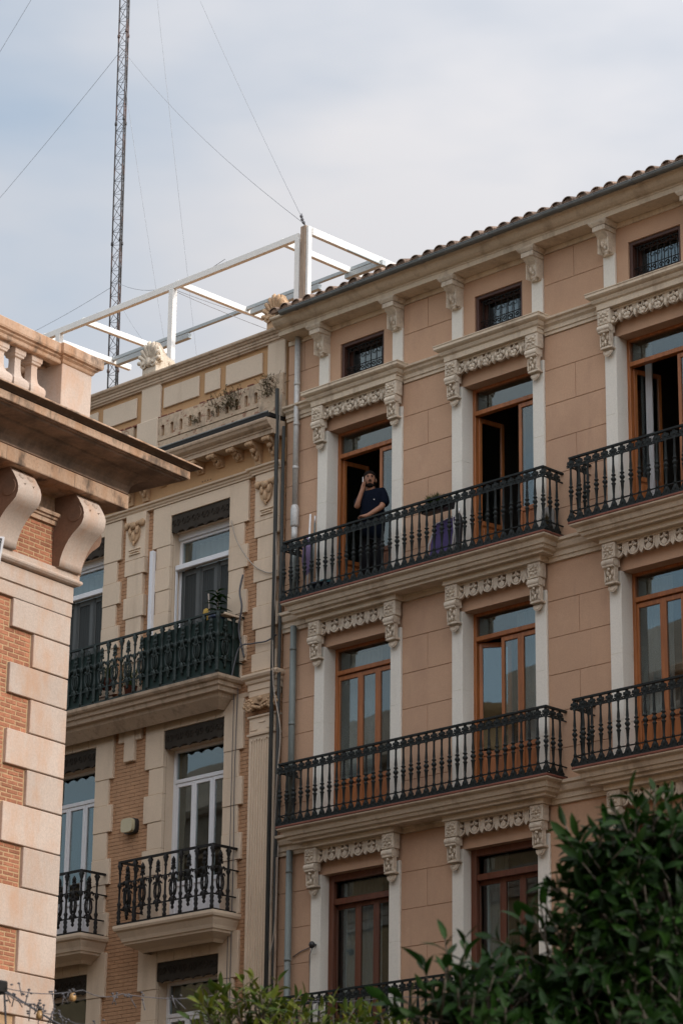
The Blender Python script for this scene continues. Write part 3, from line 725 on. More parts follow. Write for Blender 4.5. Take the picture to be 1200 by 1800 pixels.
# fluted corner pilaster
px0, px1 = -33.34, -32.72
m = MB(); n = 9; pts = [(px0, .03), (px0, -.11)]
for i in range(n):
    a = px0+.04+(px1-px0-.08)*i/n; b = px0+.04+(px1-px0-.08)*(i+1)/n; g = .012
    pts += [(a+g, -.11)] + [((a+b)/2-((b-a)/2-g)*math.cos(math.pi*j/4), -.11+.028*math.sin(math.pi*j/4)) for j in range(1, 4)] + [(b-g, -.11)]
pts += [(px1, -.11), (px1, .03)]
m.prism(pts, 2, 0.2, 13.1); m.box(px0, px1, -.112, .03, 13.1, 13.16)
m.build('fluted_pilaster', M['cream'], C)
m = MB(); m.molding([(px0, .03), (px0, -.11), (px1, -.11), (px1, .03)], [(-.1, 13.16), (.03, 13.165), (.035, 13.2), (0, 13.21), (0, 13.47), (.025, 13.48), (.03, 13.51), (-.1, 13.52)])
m.box(px0+.05, px0+.2, -.122, -.11, 13.26, 13.275); m.box(px1-.2, px1-.05, -.122, -.11, 13.26, 13.275); m.box(px0+.24, px1-.24, -.122, -.11, 13.38, 13.40); m.box(px0+.03, px0+.045, -.122, -.11, 13.26, 13.42); m.box(px1-.045, px1-.03, -.122, -.11, 13.26, 13.42)
for i in range(7): m.ball((px0+.07+.08*i, -.112, 13.08), (.014, .014, .022), 6, 4)
m.build('pilaster_necking', M['cream'], C)
m = MB(); zc = 13.68
for s in (-1, 1):
    cx = (px0+px1)/2+s*.27
    for q in range(22):
        a = q*.55; r = .115*(1-q/26); m.ball((cx+s*r*math.cos(a), -.16, zc+r*math.sin(a)), (.034, .05, .034), 6, 4)
    m.ball((cx, -.17, zc), (.04, .05, .04), 6, 4)
m.prism([(px0+.0, 13.62), (px0+.1, 13.74), ((px0+px1)/2-.06, 13.70), ((px0+px1)/2, 13.66), ((px0+px1)/2+.06, 13.70), (px1-.1, 13.74), (px1, 13.62), (px1-.05, 13.84), (px0+.05, 13.84)], 1, -.17, .03)
for i in range(7): m.ball((px0+.13+.06*i, -.17, 13.62+.015*abs(i-3)), (.03, .04, .035), 6, 4)
m.ball(((px0+px1)/2, -.18, 13.78), (.06, .04, .05), 7, 4)
m.build('scroll_capital', M['cotta'], C)
MB().molding([(px0-.02, .03), (px0-.02, -.12), (px1+.02, -.12), (px1+.02, .03)], [(-.1, 13.85), (0, 13.855), (0, 13.95), (.015, 13.96), (.015, 14.06), (.04, 14.08), (.05, 14.11), (.05, 14.13), (.09, 14.16), (.11, 14.2), (.11, 14.235), (-.1, 14.25)]).build('entablature', M['cream'], C)
# top moulding, ochre frieze, brackets
prof = [(0, 17.872), (.02, 17.874), (.02, 17.90), (.045, 17.92), (.05, 17.95), (.09, 17.965), (.10, 17.995), (0, 18.005)]
MB().molding([(CX0, -.055), (px0-.06, -.055), (px0-.06, -.105), (px1+.02, -.105)], prof).build('string_moulding', M['cream'], C)
MB().box(CX0, px0-.062, -.05, .029, 17.8705, 17.96).build('string_backing', M['cream'], C)
cb('ochre_frieze', 'ochre', CX0, CX1-.01, -.03, .029, 18.006, 18.46, c=.003)
m = MB()
for c in CC:
    for i in range(4): m.box(c+.02+.07*i-.012, c+.02+.07*i+.012, -.034, -.028, 18.10, 18.118)
m.build('vent_holes', M['lambrequin'], C, stuff=True)
def bracket_c(x, long):
    m = MB(); zt = 18.455; d = .30; h = .38 if long else .2
    m.prism([(-.03, zt-h), (-.07, zt-h), (-.09, zt-h*.8), (-.12, zt-h*.5), (-.2, zt-h*.32), (-d, zt-.06), (-d, zt), (-.03, zt)], 0, x-.08, x+.08)
    for i in range(4): m.ball((x-.06+.04*i, -d+.0, zt-.06), (.024, .05, .045), 6, 4)
    m.ball((x, -.2, zt-h*.4), (.06, .06, .05), 6, 4); m.ball((x, -.11, zt-h*.72), (.05, .05, .05), 6, 4)
    for s in (-1, 1): m.ball((x+s*.05, -.13, zt-h*.55), (.025, .05, .07), 6, 4)
    m.build('leaf_bracket', M['cotta'], C)
for x, l_ in ((-32.90, 1), (-33.32, 1), (-33.80, 0), (-34.30, 0), (-34.80, 0), (-35.30, 0), (-35.80, 0), (-36.25, 1), (-36.67, 1), (-37.2, 0), (-37.7, 0), (-38.2, 0), (-38.7, 0), (-39.2, 0)): bracket_c(x, l_)
prof = [(-.3, 18.457), (.0, 18.457), (.0, 18.53), (.02, 18.535), (.025, 18.56), (.06, 18.575), (.10, 18.60), (.125, 18.64), (.15, 18.66), (.16, 18.69), (.16, 18.71), (-.3, 18.74)]
MB().molding([(CX0, -.32), (CX1-.01, -.32)], prof).build('cornice', M['cornice_c'], C)
cb('cornice_gutter', 'iron_black', CX0, CX1-.01, -.40, -.04, 18.745, 18.82, c=.006)
m = MB(); m.tube([(CX0, -.36, 18.86), (CX1-.1, -.36, 18.86)], .02, 6); m.build('roof_pipe', M['zinc_dark'], C)
# slotted balustrade band
zb0, zb1, zs0, zs1 = 19.17, 19.62, 19.25, 19.44
sl0, sl1, pit = -35.86, -33.42, .2434
def band(x0, x1, slots):
    m = MB(); y0, y1 = -.06, .03
    m.box(x0, x1, y0, y1, zb0, zs0); m.box(x0, x1, y0, y1, zs1+.03, zb1)
    x = x0
    for s in slots:
        m.box(x, s-.042, y0, y1, zs0, zs1+.03); x = s+.042
        m.prism([(s-.042, zs1+.03), (s-.042, zs1), (s-.02, zs1+.025), (s, zs1+.03)], 1, y0, y1); m.prism([(s+.042, zs1+.03), (s, zs1+.03), (s+.02, zs1+.025), (s+.042, zs1)], 1, y0, y1)
    m.box(x, x1, y0, y1, zs0, zs1+.03)
    return m.build('slotted_balustrade', M['old'], C)
band(sl0-.12, -33.34, [sl0+pit*i for i in range(11)]); band(sl0-3.33-.12, -36.67, [sl0-3.33+pit*i for i in range(11)])
cb('band_pier', 'panel_c', -36.55, -35.985, -.09, .03, 18.83, 19.64); cb('band_pier', 'old', -33.33, -32.72, -.09, .03, 18.83, 19.66); cb('band_base', 'old', CX0, CX1-.01, -.05, .03, 18.83, 19.165)
m = MB(); x = CX0
while x < CX1-.12:
    w_ = .10+rnd.random()*.12; h = rnd.random()
    if h > .45: m.cbox(x, x+w_*(.5+.5*rnd.random()), -.058-.012*rnd.random(), .03, 19.622, 19.63+.028*h, .005)
    x += w_
m.build('broken_brick_coping', M['redtile'], C, stuff=True)
# parapet with cream panels
m = MB().box(CX0, CX1-.01, .002, .3, 19.165, 20.31); m.build('parapet', M['ochre'], C)
for off in (0, -3.33):
    for a, b in ((-35.90, -34.95), (-34.80, -34.40), (-34.25, -33.31)):
        cb('parapet_panel', 'panel_c', a+off, b+off, -.035, .003, 19.80, 20.20, c=.01)
for a, b in ((-36.49, -35.97), (-33.16, -32.72), (-39.82, -39.3)): cb('parapet_pilaster', 'panel_c', a, b, -.05, .003, 19.62, 20.308, c=.01)
prof = [(-.05, 20.29), (.03, 20.295), (.035, 20.32), (.06, 20.335), (.06, 20.375), (.075, 20.38), (.075, 20.42), (.10, 20.435), (.115, 20.465), (.14, 20.475), (.15, 20.50), (.15, 20.525), (-.3, 20.545)]
MB().molding([(CX0, -.02), (CX1-.02, -.02)], prof).build('parapet_coping', M['cornice_c'], C)
def antefix(x):
    m = MB(); z = 20.545; y = -.13
    m.cbox(x-.19, x+.19, y, y+.55, z, z+.14, .01)
    m.prism([(y+.03, z+.14), (y+.55, z+.14), (y+.55, z+.24), (y+.50, z+.33), (y+.40, z+.36), (y+.30, z+.40), (y+.20, z+.52), (y+.12, z+.60), (y+.03, z+.60)], 0, x-.15, x+.15)
    for s in (-1, 1):
        m.prism([(x+s*.13+.085*math.cos(a), z+.2+.085*math.sin(a)) for a in [2*math.pi*i/12 for i in range(12)]], 1, y-.03, y+.12, True)
        m.ball((x+s*.13, y-.035, z+.2), (.04, .03, .04), 6, 4)
        m.prism([(y+.42+.075*math.cos(a), z+.27+.075*math.sin(a)) for a in [2*math.pi*i/10 for i in range(10)]], 0, x+s*.15-.02, x+s*.15+.02, True)
    for i in range(9):
        a = R(10+160*i/8); L_ = .44-.05*abs(i-4)/4; ca, sa = math.cos(a)*.8, math.sin(a)
        m.tube([(x+t*ca, y+.03-.05*(t/L_)**2+(.03 if t == L_ else 0), z+.2+t*sa) for t in (.08, L_*.4, L_*.7, L_*.9, L_)], [.022, .034, .046, .044, .016], 7)
    m.prism([(x+.36*math.cos(b)*.8, z+.2+.40*math.sin(b)) for b in [math.pi*q/10 for q in range(11)]], 1, y+.03, y+.10)
    m.ball((x, y-.02, z+.22), (.08, .06, .10), 7, 5)
    return m.build('shell_antefix', M['carved'] if x < -35 else M['cotta'], C)
antefix(-36.22); antefix(-32.93); antefix(-39.55)
# openings
def opening_c(c, k):
    f, ot = FC[k], OT[k]; x0, x1 = c-CH, c+CH
    # pressed metal lambrequin box
    m = MB(); m.cbox(x0+.002, x1-.002, -.03, .05, ot, ot+.31, .006)
    n = 6
    for i in range(n):
        xc = x0+(x1-x0)*(i+.5)/n; zc = ot+.15
        for s in (-1, 1):
            pts = [(xc+s*(.05+.045*(1-q/12)*math.cos(q*.7)), -.035, zc+.09*(1-q/12)*math.sin(q*.7)) for q in range(11)]
            m.tube(pts, .011, 5)
        m.prism([(xc-.12, ot+.02), (xc, ot-.04), (xc+.12, ot+.02)], 1, -.028, -.01)
    m.build('lambrequin', M['lambrequin'], C)
    for s in (-1, 1):
        xa = c+s*CH; x = sorted((xa, xa-s*.003)); MB().box(x[0], x[1], .031, .24, f, ot).build('reveal', M['cream'], C)
    MB().box(x0, x1, .05, .24, ot-.003, ot).build('reveal', M['cream'], C)
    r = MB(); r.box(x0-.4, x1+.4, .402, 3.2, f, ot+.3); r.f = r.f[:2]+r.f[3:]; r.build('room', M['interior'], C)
    t = .07
    if k == 0:
        m = MB(); zt = ot-.12
        m.cbox(x0+.003, x1-.003, .14, .26, zt, ot, .006)
        m.cbox(x0+.003, x0+t, .18, .26, f, zt, .006); m.cbox(x1-t, x1-.003, .18, .26, f, zt, .006); m.cbox(x0+t, x1-t, .18, .26, zt-.05, zt, .006)
        fr = m.build('door_frame', M['white'], C)
        MB().box(x0+t, x1-t, .22, .226, 16.72, zt-.05).build('transom_pane', M['glass'], fr)
        MB().cbox(x0+.02, x1-.01, .06, .17, 16.62, 16.72, .012).build('blind_box', M['white'], C)
        MB().cbox(x0+.025, x0+.05, .07, .12, f, 16.62, .006).build('blind_rail', M['white'], C)
        w_ = (2*CH-2*t)/3
        for i in range(3):
            a = x0+t+w_*i; b = a+w_; z1 = 16.62; m = MB(); y0, y1 = .19, .24; st = .085
            m.cbox(a+.003, a+st, y0, y1, f, z1, .006); m.cbox(b-st, b-.003, y0, y1, f, z1, .006); m.cbox(a+st, b-st, y0, y1, z1-.10, z1, .006); m.cbox(a+st, b-st, y0, y1, f, f+.9, .006)
            m.box(a+.015, a+.03, y0-.012, y0, f, z1); m.box(a+.045, a+.06, y0-.012, y0, f, z1)
            o = m.build('door_leaf', M['shutter'], C)
            q = MB(); ns = 5
            for u_ in range(ns): xa_ = a+st+(b-a-2*st)*u_/ns; q.cbox(xa_+.002, xa_+(b-a-2*st)/ns-.002, .205, .222, f+.9, z1-.10, .003)
            q.build('louvre', M['shutter_dark'], o)
        cu = MB(); k2 = 40
        vs = [(x0+.1+(2*CH-.2)*i/k2, .5+.03*math.sin(i*1.3), z) for z in (16.0, 17.2) for i in range(k2+1)]
        cu.add(vs, [(i, i+1, k2+2+i, k2+1+i) for i in range(k2)], True); cu.add([(v[0], v[1]+.005, v[2]) for v in vs], [(i, k2+1+i, k2+2+i, i+1) for i in range(k2)], True); cu.build('curtain', M['curtain'], C)
    else:
        m = MB(); zt = ot; tz = ot-.54
        m.cbox(x0+.003, x0+t, .20, .28, f, zt-.005, .006); m.cbox(x1-t, x1-.003, .20, .28, f, zt-.005, .006); m.cbox(x0+t, x1-t, .20, .28, zt-.055, zt-.005, .006); m.cbox(x0+t, x1-t, .19, .28, tz-.07, tz, .006)
        fr = m.build('door_frame', M['white'], C)
        MB().box(x0+t, x1-t, .24, .246, tz, zt-.055).build('transom_pane', M['glass'], fr)
        w_ = (2*CH-2*t)/3
        for i in range(3):
            a = x0+t+w_*i; b = a+w_; z1 = tz-.07; m = MB(); y0, y1 = .205, .265; st = .062
            m.cbox(a+.002, a+st, y0, y1, f+.02, z1, .006); m.cbox(b-st, b-.002, y0, y1, f+.02, z1, .006); m.cbox(a+st, b-st, y0, y1, z1-.07, z1, .006)
            m.cbox(a+st, b-st, y0, y1, f+.02, f+.14, .006); m.cbox(a+st, b-st, y0, y1, f+.72, f+.80, .006); m.cbox(a+st+.0, b-st, y0+.02, y1-.02, f+.14, f+.72, .004)
            o = m.build('door_leaf', M['white'], C)
            MB().box(a+st, b-st, .232, .238, f+.80, z1-.07).build('pane', M['glass'], o)
for c in CC:
    for k in range(3): opening_c(c, k)
# --- balconies of the yellow building
def post_mesh():
    m = MB()
    m.lathe([(.034, 0), (.034, .05), (.024, .07), (.038, .12), (.026, .15), (.038, .20), (.024, .24), (.026, .30), (.038, .34), (.02, .38), (.018, .60), (.026, .62), (.042, .66), (.026, .70), (.018, .73), (.018, .85), (.03, .88), (.02, .91), (.036, .96), (.036, 1.06)], 8)
    for s in (-1, 1): m.arc_strip(s*.035, 1.01, .008, .026, 0, 2*math.pi, -.012, .012, 8)
    return m
def fleur_mesh():
    m = MB(); T = .009
    m.prism([(0, 1.0), (-.028, .95), (-.03, .91), (-.05, .88), (-.03, .86), (-.03, .83), (-.06, .80), (-.045, .77), (-.015, .79), (-.01, .72), (.01, .72), (.015, .79), (.045, .77), (.06, .80), (.03, .83), (.03, .86), (.05, .88), (.03, .91), (.028, .95)], 1, -T, T)
    m.ball((0, 0, .93), (.05, .03, .055), 6, 4); m.ball((0, 0, .84), (.058, .026, .035), 6, 4)
    for s in (-1, 1):
        pts = [(s*x, 0, z) for x, z in ((.012, .30), (.06, .36), (.078, .45), (.068, .54), (.03, .62), (.03, .68), (.07, .72), (.105, .70), (.10, .66))]
        m.tube(pts, [.02, .02, .018, .018, .018, .02, .022, .018, .012], 5)
        pts = [(s*x, 0, z) for x, z in ((.01, .34), (.03, .42), (.03, .52), (.012, .60))]; m.tube(pts, .013, 5)
        pts = [(s*x, 0, z) for x, z in ((.02, .55), (.08, .61), (.115, .57))]; m.tube(pts, [.018, .018, .010], 5)
        pts = [(s*x, 0, z) for x, z in ((.0, .27), (.055, .30), (.08, .27), (.065, .235))]; m.tube(pts, [.018, .018, .018, .012], 5)
    m.lathe([(.014, .60), (.028, .64), (.036, .68), (.02, .73)], 6); m.lathe([(.01, .10), (.032, .13), (.016, .17), (.03, .21), (.042, .26), (.022, .32)], 7)
    m.prism([(-.045, .2), (0, .15), (.045, .2), (.02, .26), (-.02, .26)], 1, -T, T)
    return m
post_b = post_mesh().mesh('post', M['iron_black']); fleur_b = fleur_mesh().mesh('fleur', M['iron_black'])
post_g = post_mesh().mesh('post', M['iron_green']); fleur_g = fleur_mesh().mesh('fleur', M['iron_green'])
def balcony_c(x0, x1, f, post, fleur, mi, pitch, corbel):
    py = .60
    if corbel: prof = [(-.32, f-.47), (-.30, f-.45), (-.27, f-.42), (-.1, f-.335), (-.09, f-.30), (-.07, f-.29), (-.05, f-.23), (-.01, f-.15), (0.0, f-.12), (.035, f-.10), (.05, f-.06), (.05, f-.012), (-.3, f-.01)]
    else: prof = [(-.40, f-.50), (-.22, f-.33), (-.20, f-.27), (-.12, f-.255), (-.10, f-.19), (-.06, f-.17), (-.045, f-.11), (.0, f-.095), (.03, f-.06), (.04, f-.012), (-.3, f-.01)]
    d = .40
    o = MB().molding([(x0+.2, 0), (x0+.2, -d), (x1-.2, -d), (x1-.2, 0)], [(a+.2, z) for a, z in prof]).build('balcony', M['cornice_c'] if not corbel else M['cream'], C)
    MB().box(x0+.1, x1-.1, -.5, 0, f-.03, f-.004).build('balcony_floor', M['redtile'], o)
    a, b = x0+.04, x1-.04; m = MB()
    for (z, h, w_) in ((1.09, .018, .026), (.72, .011, .011), (.27, .011, .011), (.012, .016, .02)):
        m.box(a-w_, b+w_, -py-w_, -py+w_, f+z-h, f+z+h); m.box(a-w_, a+w_, -py+w_, .0, f+z-h, f+z+h); m.box(b-w_, b+w_, -py+w_, .0, f+z-h, f+z+h)
    m.build('handrail', mi, o)
    n = round((b-a)/pitch)
    for i in range(n+1): inst('post', post, o, (a+(b-a)*i/n, -py, f+.02))
    for i in range(n): inst('fleur_ornament', fleur, o, (a+(b-a)*(i+.5)/n, -py, f+.02))
    for x in (a, b):
        inst('post', post, o, (x, -py+.36, f+.02), (0, 0, R(90))); inst('fleur_ornament', fleur, o, (x, -py+.18, f+.02), (0, 0, R(90)))
    return o
for c in CC: balcony_c(c-1.2, c+1.2, 10.20, post_b, fleur_b, M['iron_black'], .37, True)
o = balcony_c(-42.9, -33.62, 14.26, post_g, fleur_g, M['iron_green'], .36, False)
m = MB()
for (xa, xb) in ((-42.8, -39.6), (-39.5, -36.75), (-35.6, -33.72)): m.box(xa, xb, -.565, -.555, 14.30, 15.22 if xa < -36 else 15.26)
m.box(-33.70, -33.69, -.55, -.05, 14.30, 15.25)
m.build('privacy_screen', M['screen'], o)
MB().cbox(-33.76, -33.60, -.5, -.1, 15.31, 15.32+.03, .006).build('shelf_board', M['cream'], o)
# pipes and conduits on the facade
m = MB(); m.cbox(-36.02, -35.93, -.13, -.05, 14.35, 17.05, .006); m.build('white_conduit', M['white'], C)
m = MB(); m.tube([(-32.72, -.22, 19.3), (-32.72, -.2, 17.0), (-32.715, -.2, 0.3)], .035, 8); m.tube([(-32.63, -.13, 18.6), (-32.63, -.13, 0.3)], .03, 8)
m.build('drainpipe', M['pipe_black'], C)
# ================================================================== corner building in pale stone and brick (local frame: x out of the facade, y along it, z up)
AY = 0.14556727
A = empty('stone_building', (-28.0404, -8.5634, 0), 'sunlit stone and red brick corner building with heavy cornice, scroll corbels and balustrade', 'building', rz=AY, local=True)
AL, AW = 22.0, 27.0
m = MB(); m.box(-AW, -.0545, -AL, -.0545, 0, 14.6); m.build('wall', M['mortar_a'], A)
def ablock(name, mat, *a, c=.012): return MB().cbox(*a, c).build(name, M[mat], A)
# string bands and torus wrap the corner
def wrap(name, mat, prof, p=0.0, ends=True):
    return MB().molding([(p-0, -AL), (p, p), (-AW, p)][::1], prof).build(name, M[mat], A)
prof = [(-.2, 12.354), (0, 12.356), (.004, 12.365), (.004, 12.535), (-.02, 12.545), (-.02, 12.552), (.012, 12.56), (.012, 12.775), (-.02, 12.785), (.03, 12.79), (.07, 12.80), (.095, 12.825), (.10, 12.845), (.09, 12.868), (.065, 12.878), (.065, 12.95), (-.2, 12.955)]
wrap('string_band', 'stone_a', prof)
# quoins
QZ = [12.354, 11.952, 11.484, 11.056, 10.591, 10.107, 9.62, 9.084, 8.544, 8.0, 7.455, 6.9, 6.35, 5.8, 5.25, 4.7, 4.15, 3.6, 3.05, 2.5, 1.95, 1.4, .85, .0]
for i in range(len(QZ)-1):
    w_ = 1.145 if i % 2 == 0 else .715; w2 = .715 if i % 2 == 0 else 1.145
    ablock('quoin', 'stone_a', -w2, rnd.uniform(-.004, .004), -w_, 0, QZ[i+1]+.009, QZ[i]-.009, c=.008)
# bricks: those in view as single parts, further ones joined
bricks = []
def brick_zone(s0, s1, z0, z1, off):
    n = max(1, round((z1-z0)/.0625)); h = (z1-z0)/n; res = []
    for r_ in range(n):
        s = s1 - (0 if r_ % 2 else .105)
        if r_ % 2 == 0: res.append((s1-.10, s1-.006, z0+h*r_, h, off)); s = s1-.10
        while s > s0:
            a = max(s0, s-.212)
            if s-a > .03: res.append((a+.006, s-.006, z0+h*r_, h, off))
            s -= .212
    return res
for i in range(10):
    w_ = 1.145 if i % 2 == 0 else .715
    bricks += brick_zone(-3.3, -w_-.012, QZ[i+1], QZ[i], -.05)
fr_b = brick_zone(-1.21, -.362, 12.96, 13.53, -.012) + brick_zone(-2.52, -1.67, 12.96, 13.53, -.012)
vis = [b for b in bricks if b[1] > -1.36] + [b for b in fr_b if b[1] > -1.3]
vis.sort(key=lambda b: -b[1])
vis = vis[:300]; ids = set(vis)
brick_cache = {}
for b in vis:
    x = b[4]+rnd.uniform(-.002, .003); q = rnd.uniform(-.003, .003)
    MB().cbox(x-.05, x, b[0]+rnd.uniform(.001, .006), b[1]-rnd.uniform(.001, .006), b[2]+.008+q, b[2]+b[3]-.008+q, .004).build('brick', M['brick_a'], A)
m = MB()
for b in bricks+fr_b:
    if b not in ids: m.box(b[4]-.05, b[4]+rnd.uniform(-.004, .004), b[0], b[1], b[2]+.005, b[2]+b[3]-.006)
m.build('brickwork', M['brick_a'], A, stuff=True)
# upper frieze wall between corbels
m = MB(); m.box(-.5, -.017, -AL, -.017, 12.956, 13.95); m.build('frieze_wall', M['mortar_a'], A)
prof = [(-.1, 13.54), (.03, 13.545), (.035, 13.60), (.06, 13.61), (.07, 13.635), (.10, 13.645), (.11, 13.68), (.11, 13.69), (.0, 13.72), (-.02, 13.95)]
wrap('bed_moulding', 'stone_dirty', prof)
# scroll corbels
def corbel_mesh():
    m = MB(); hw = .225
    P = [(-.02, 13.945), (.35, 13.945), (.405, 13.88), (.455, 13.80), (.502, 13.72), (.524, 13.645), (.520, 13.575), (.488, 13.50), (.42, 13.44), (.345, 13.385), (.275, 13.315), (.215, 13.235), (.165, 13.14), (.132, 13.05), (.118, 12.957), (-.02, 12.957)]
    n = len(P)
    vs = [(x, -hw, z) for x, z in P] + [(x, hw, z) for x, z in P]
    m.add(vs, [(i, n+i, n+i+1, i+1) for i in range(n-1)], True)
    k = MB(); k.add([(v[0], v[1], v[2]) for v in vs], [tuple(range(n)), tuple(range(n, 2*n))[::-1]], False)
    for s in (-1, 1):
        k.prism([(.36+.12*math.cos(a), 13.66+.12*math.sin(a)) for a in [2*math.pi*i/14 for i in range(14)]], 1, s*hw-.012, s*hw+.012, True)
    for dy in (-.085, .085):
        m.ball((.43, dy, 13.825), (.045, .05, .05), 8, 5)
        m.add([(.485, dy-.025, 13.725), (.485, dy+.025, 13.725), (.50, dy, 13.675), (.535, dy, 13.72)], [(0, 1, 3), (1, 2, 3), (2, 0, 3)])
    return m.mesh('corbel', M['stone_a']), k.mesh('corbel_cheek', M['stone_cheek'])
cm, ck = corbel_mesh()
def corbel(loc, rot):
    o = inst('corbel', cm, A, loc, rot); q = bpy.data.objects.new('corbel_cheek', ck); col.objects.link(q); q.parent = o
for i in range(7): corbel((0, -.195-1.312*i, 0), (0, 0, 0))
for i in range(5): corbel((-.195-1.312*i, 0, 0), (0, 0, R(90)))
# architrave, cove, cornice
wrap('architrave', 'stone_dirty', [(-.3, 13.95), (.5, 13.95), (.507, 13.96), (.507, 14.145), (.495, 14.155), (-.3, 14.16)])
for i in range(14):   # joints between the architrave stones
    MB().box(.5, .5085, -.62-1.35*i, -.612-1.35*i, 13.955, 14.15).build('stone_joint', M['stone_soffit'], A)
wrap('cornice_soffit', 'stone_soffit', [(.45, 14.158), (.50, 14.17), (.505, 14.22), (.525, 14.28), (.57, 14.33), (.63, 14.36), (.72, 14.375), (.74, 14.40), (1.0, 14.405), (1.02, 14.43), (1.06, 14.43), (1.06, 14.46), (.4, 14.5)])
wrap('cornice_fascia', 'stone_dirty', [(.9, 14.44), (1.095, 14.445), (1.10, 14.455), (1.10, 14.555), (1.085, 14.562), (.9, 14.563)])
wrap('cornice_cove', 'stone_crust_shade', [(.9, 14.564), (1.108, 14.566), (1.118, 14.578), (1.135, 14.588), (1.165, 14.596), (1.20, 14.602), (1.215, 14.604), (.9, 14.61)])
wrap('cornice_edge', 'stone_dirty', [(.9, 14.606), (1.218, 14.606), (1.222, 14.612), (1.222, 14.628), (1.16, 14.64), (0, 14.78), (-.6, 14.78)])
for i in range(12):
    y = -.35-1.12*i; MB().box(1.09, 1.1015, y, y+.008, 14.45, 14.56).build('stone_joint', M['stone_soffit'], A)
# balustrade
wrap('plinth', 'stone_a', [(-.4, 14.75), (.13, 14.755), (.13, 15.02), (.10, 15.04), (-.4, 15.05)])
def pedestal(y0, y1):
    ablock('pedestal', 'stone_a', -.52, .10, y0, y1, 15.04, 15.872, c=.008)
    MB().molding([(-.52, y0), (.10, y0), (.10, y1), (-.52, y1)], [(-.2, 15.87), (0, 15.872), (.015, 15.885), (.03, 15.92), (.065, 15.945), (.07, 15.96), (.105, 15.972), (.115, 16.0), (.115, 16.11), (.10, 16.125), (-.25, 16.14)], True).build('pedestal_cap', M['stone_dirty'], A)
pedestal(-.52, .10); pedestal(-5.2, -4.58)
prof = [(-.1, 15.855), (.0, 15.857), (.012, 15.87), (.02, 15.91), (.05, 15.93), (.055, 15.95), (.09, 15.965), (.10, 15.99), (.10, 16.10), (.085, 16.115), (-.15, 16.13)]
def rail(a, b): MB().molding([(-.30, b), (-.30, a), (.07, a), (.07, b)][::1], prof).build('coping_rail', M['stone_dirty'], A)
m = MB().molding([(.07, -4.6), (.07, -.53)], prof); m.molding([(-.28, -.53), (-.28, -4.6)], prof); m.build('coping_rail', M['stone_dirty'], A)
m = MB().molding([(-.53, .07), (-9, .07)], prof); m.molding([(-9, -.28), (-.53, -.28)], prof); m.build('coping_rail', M['stone_dirty'], A)
m = MB().molding([(.07, -20), (.07, -5.21)], prof); m.molding([(-.28, -5.21), (-.28, -20)], prof); m.build('coping_rail', M['stone_dirty'], A)
def abal():
    m = MB(); P = [(.13, 15.045), (.13, 15.10), (.095, 15.13), (.10, 15.17), (.145, 15.25), (.165, 15.33), (.163, 15.385), (.14, 15.42), (.098, 15.455), (.078, 15.49), (.066, 15.56), (.062, 15.68), (.066, 15.72), (.095, 15.735), (.10, 15.76), (.115, 15.775), (.12, 15.86)]
    P = [(r*1.30, z) for r, z in P]
    m.lathe(P, 4, smooth=False, rot=math.pi/4)
    return m.mesh('baluster', M['stone_a'])
ab2 = abal()
for i in range(11): inst('baluster', ab2, A, (-.10, -.93-.335*i, 0))
for i in range(24): inst('baluster', ab2, A, (-.93-.335*i, -.10, 0))
for i in range(30): inst('baluster', ab2, A, (-.10, -5.55-.335*i, 0))
MB().box(-AW, -.6, -AL, -.6, 14.6, 14.9).build('roof', M['roofdark'], A)

m = MB(); m.box(-26, -5, -19, -1.8, 14.9, 16.6); m.molding([(-26, -19), (-5, -19), (-5, -1.8), (-26, -1.8)], [(-.1, 16.5), (.15, 16.55), (.2, 16.7), (-1.3, 18.35), (-3.5, 18.6)], True)
m.build('setback_roof', M['roofdark'], A)

# ================================================================== roof frame, mast and wires
PZ_, PY0, PY1 = 23.22, 1.5, 3.42
PG = empty('pergola', (-37.4, 2.4, 20.3), 'white steel pergola frame standing on the roof of the cream townhouse', 'pergola')
def beam(name, mat, p, q, w_, h):
    p, q = Vector(p), Vector(q); m = MB(); d = (q-p); 
    if abs(d.x) > abs(d.y) and abs(d.x) > abs(d.z): m.cbox(min(p.x, q.x), max(p.x, q.x), p.y-w_/2, p.y+w_/2, p.z-h/2, p.z+h/2, .006)
    elif abs(d.y) > abs(d.z): m.cbox(p.x-w_/2, p.x+w_/2, min(p.y, q.y), max(p.y, q.y), p.z-h/2, p.z+h/2, .006)
    else: m.cbox(p.x-w_/2, p.x+w_/2, p.y-h/2, p.y+h/2, min(p.z, q.z), max(p.z, q.z), .006)
    return m.build(name, M[mat], PG)
beam('front_beam', 'white_rust', (-42.0, PY0, PZ_-.06), (-33.97, PY0, PZ_-.06), .09, .13)
beam('back_beam', 'grey_steel', (-44.0, PY1, PZ_+.05), (-33.7, PY1, PZ_+.05), .07, .075)
for x in (-41.42, -40.2, -37.40, -34.52): beam('rafter', 'white_rust', (x, PY0+.05, PZ_+.02), (x, PY1+.5, PZ_+.02), .09, .12)
beam('rafter', 'white_rust', (-33.72, PY0+.05, PZ_-.02), (-33.72, PY1+1.4, PZ_-.02), .09, .15)
beam('rafter_channel', 'grey_steel', (-33.66, PY0+.95, PZ_-.11), (-33.66, PY1+1.2, PZ_-.11), .05, .03)
for x, y in ((-33.99, PY0), (-37.45, PY0), (-40.84, PY0)): beam('post', 'white_rust', (x, y, 20.3), (x, y, PZ_-.125), .13, .11)
for x0, x1 in ((-37.2, -35.3), (-41.2, -39.0), (-34.6, -33.6)): 
    beam('awning_channel', 'grey_steel', (x0, PY1-.03, PZ_-.085), (x1, PY1-.03, PZ_-.06), .10, .11)
WP = empty('wooden_post', (-33.80, 1.5, 20.3), 'weathered plank post wired to the corner of the white roof frame', 'post')
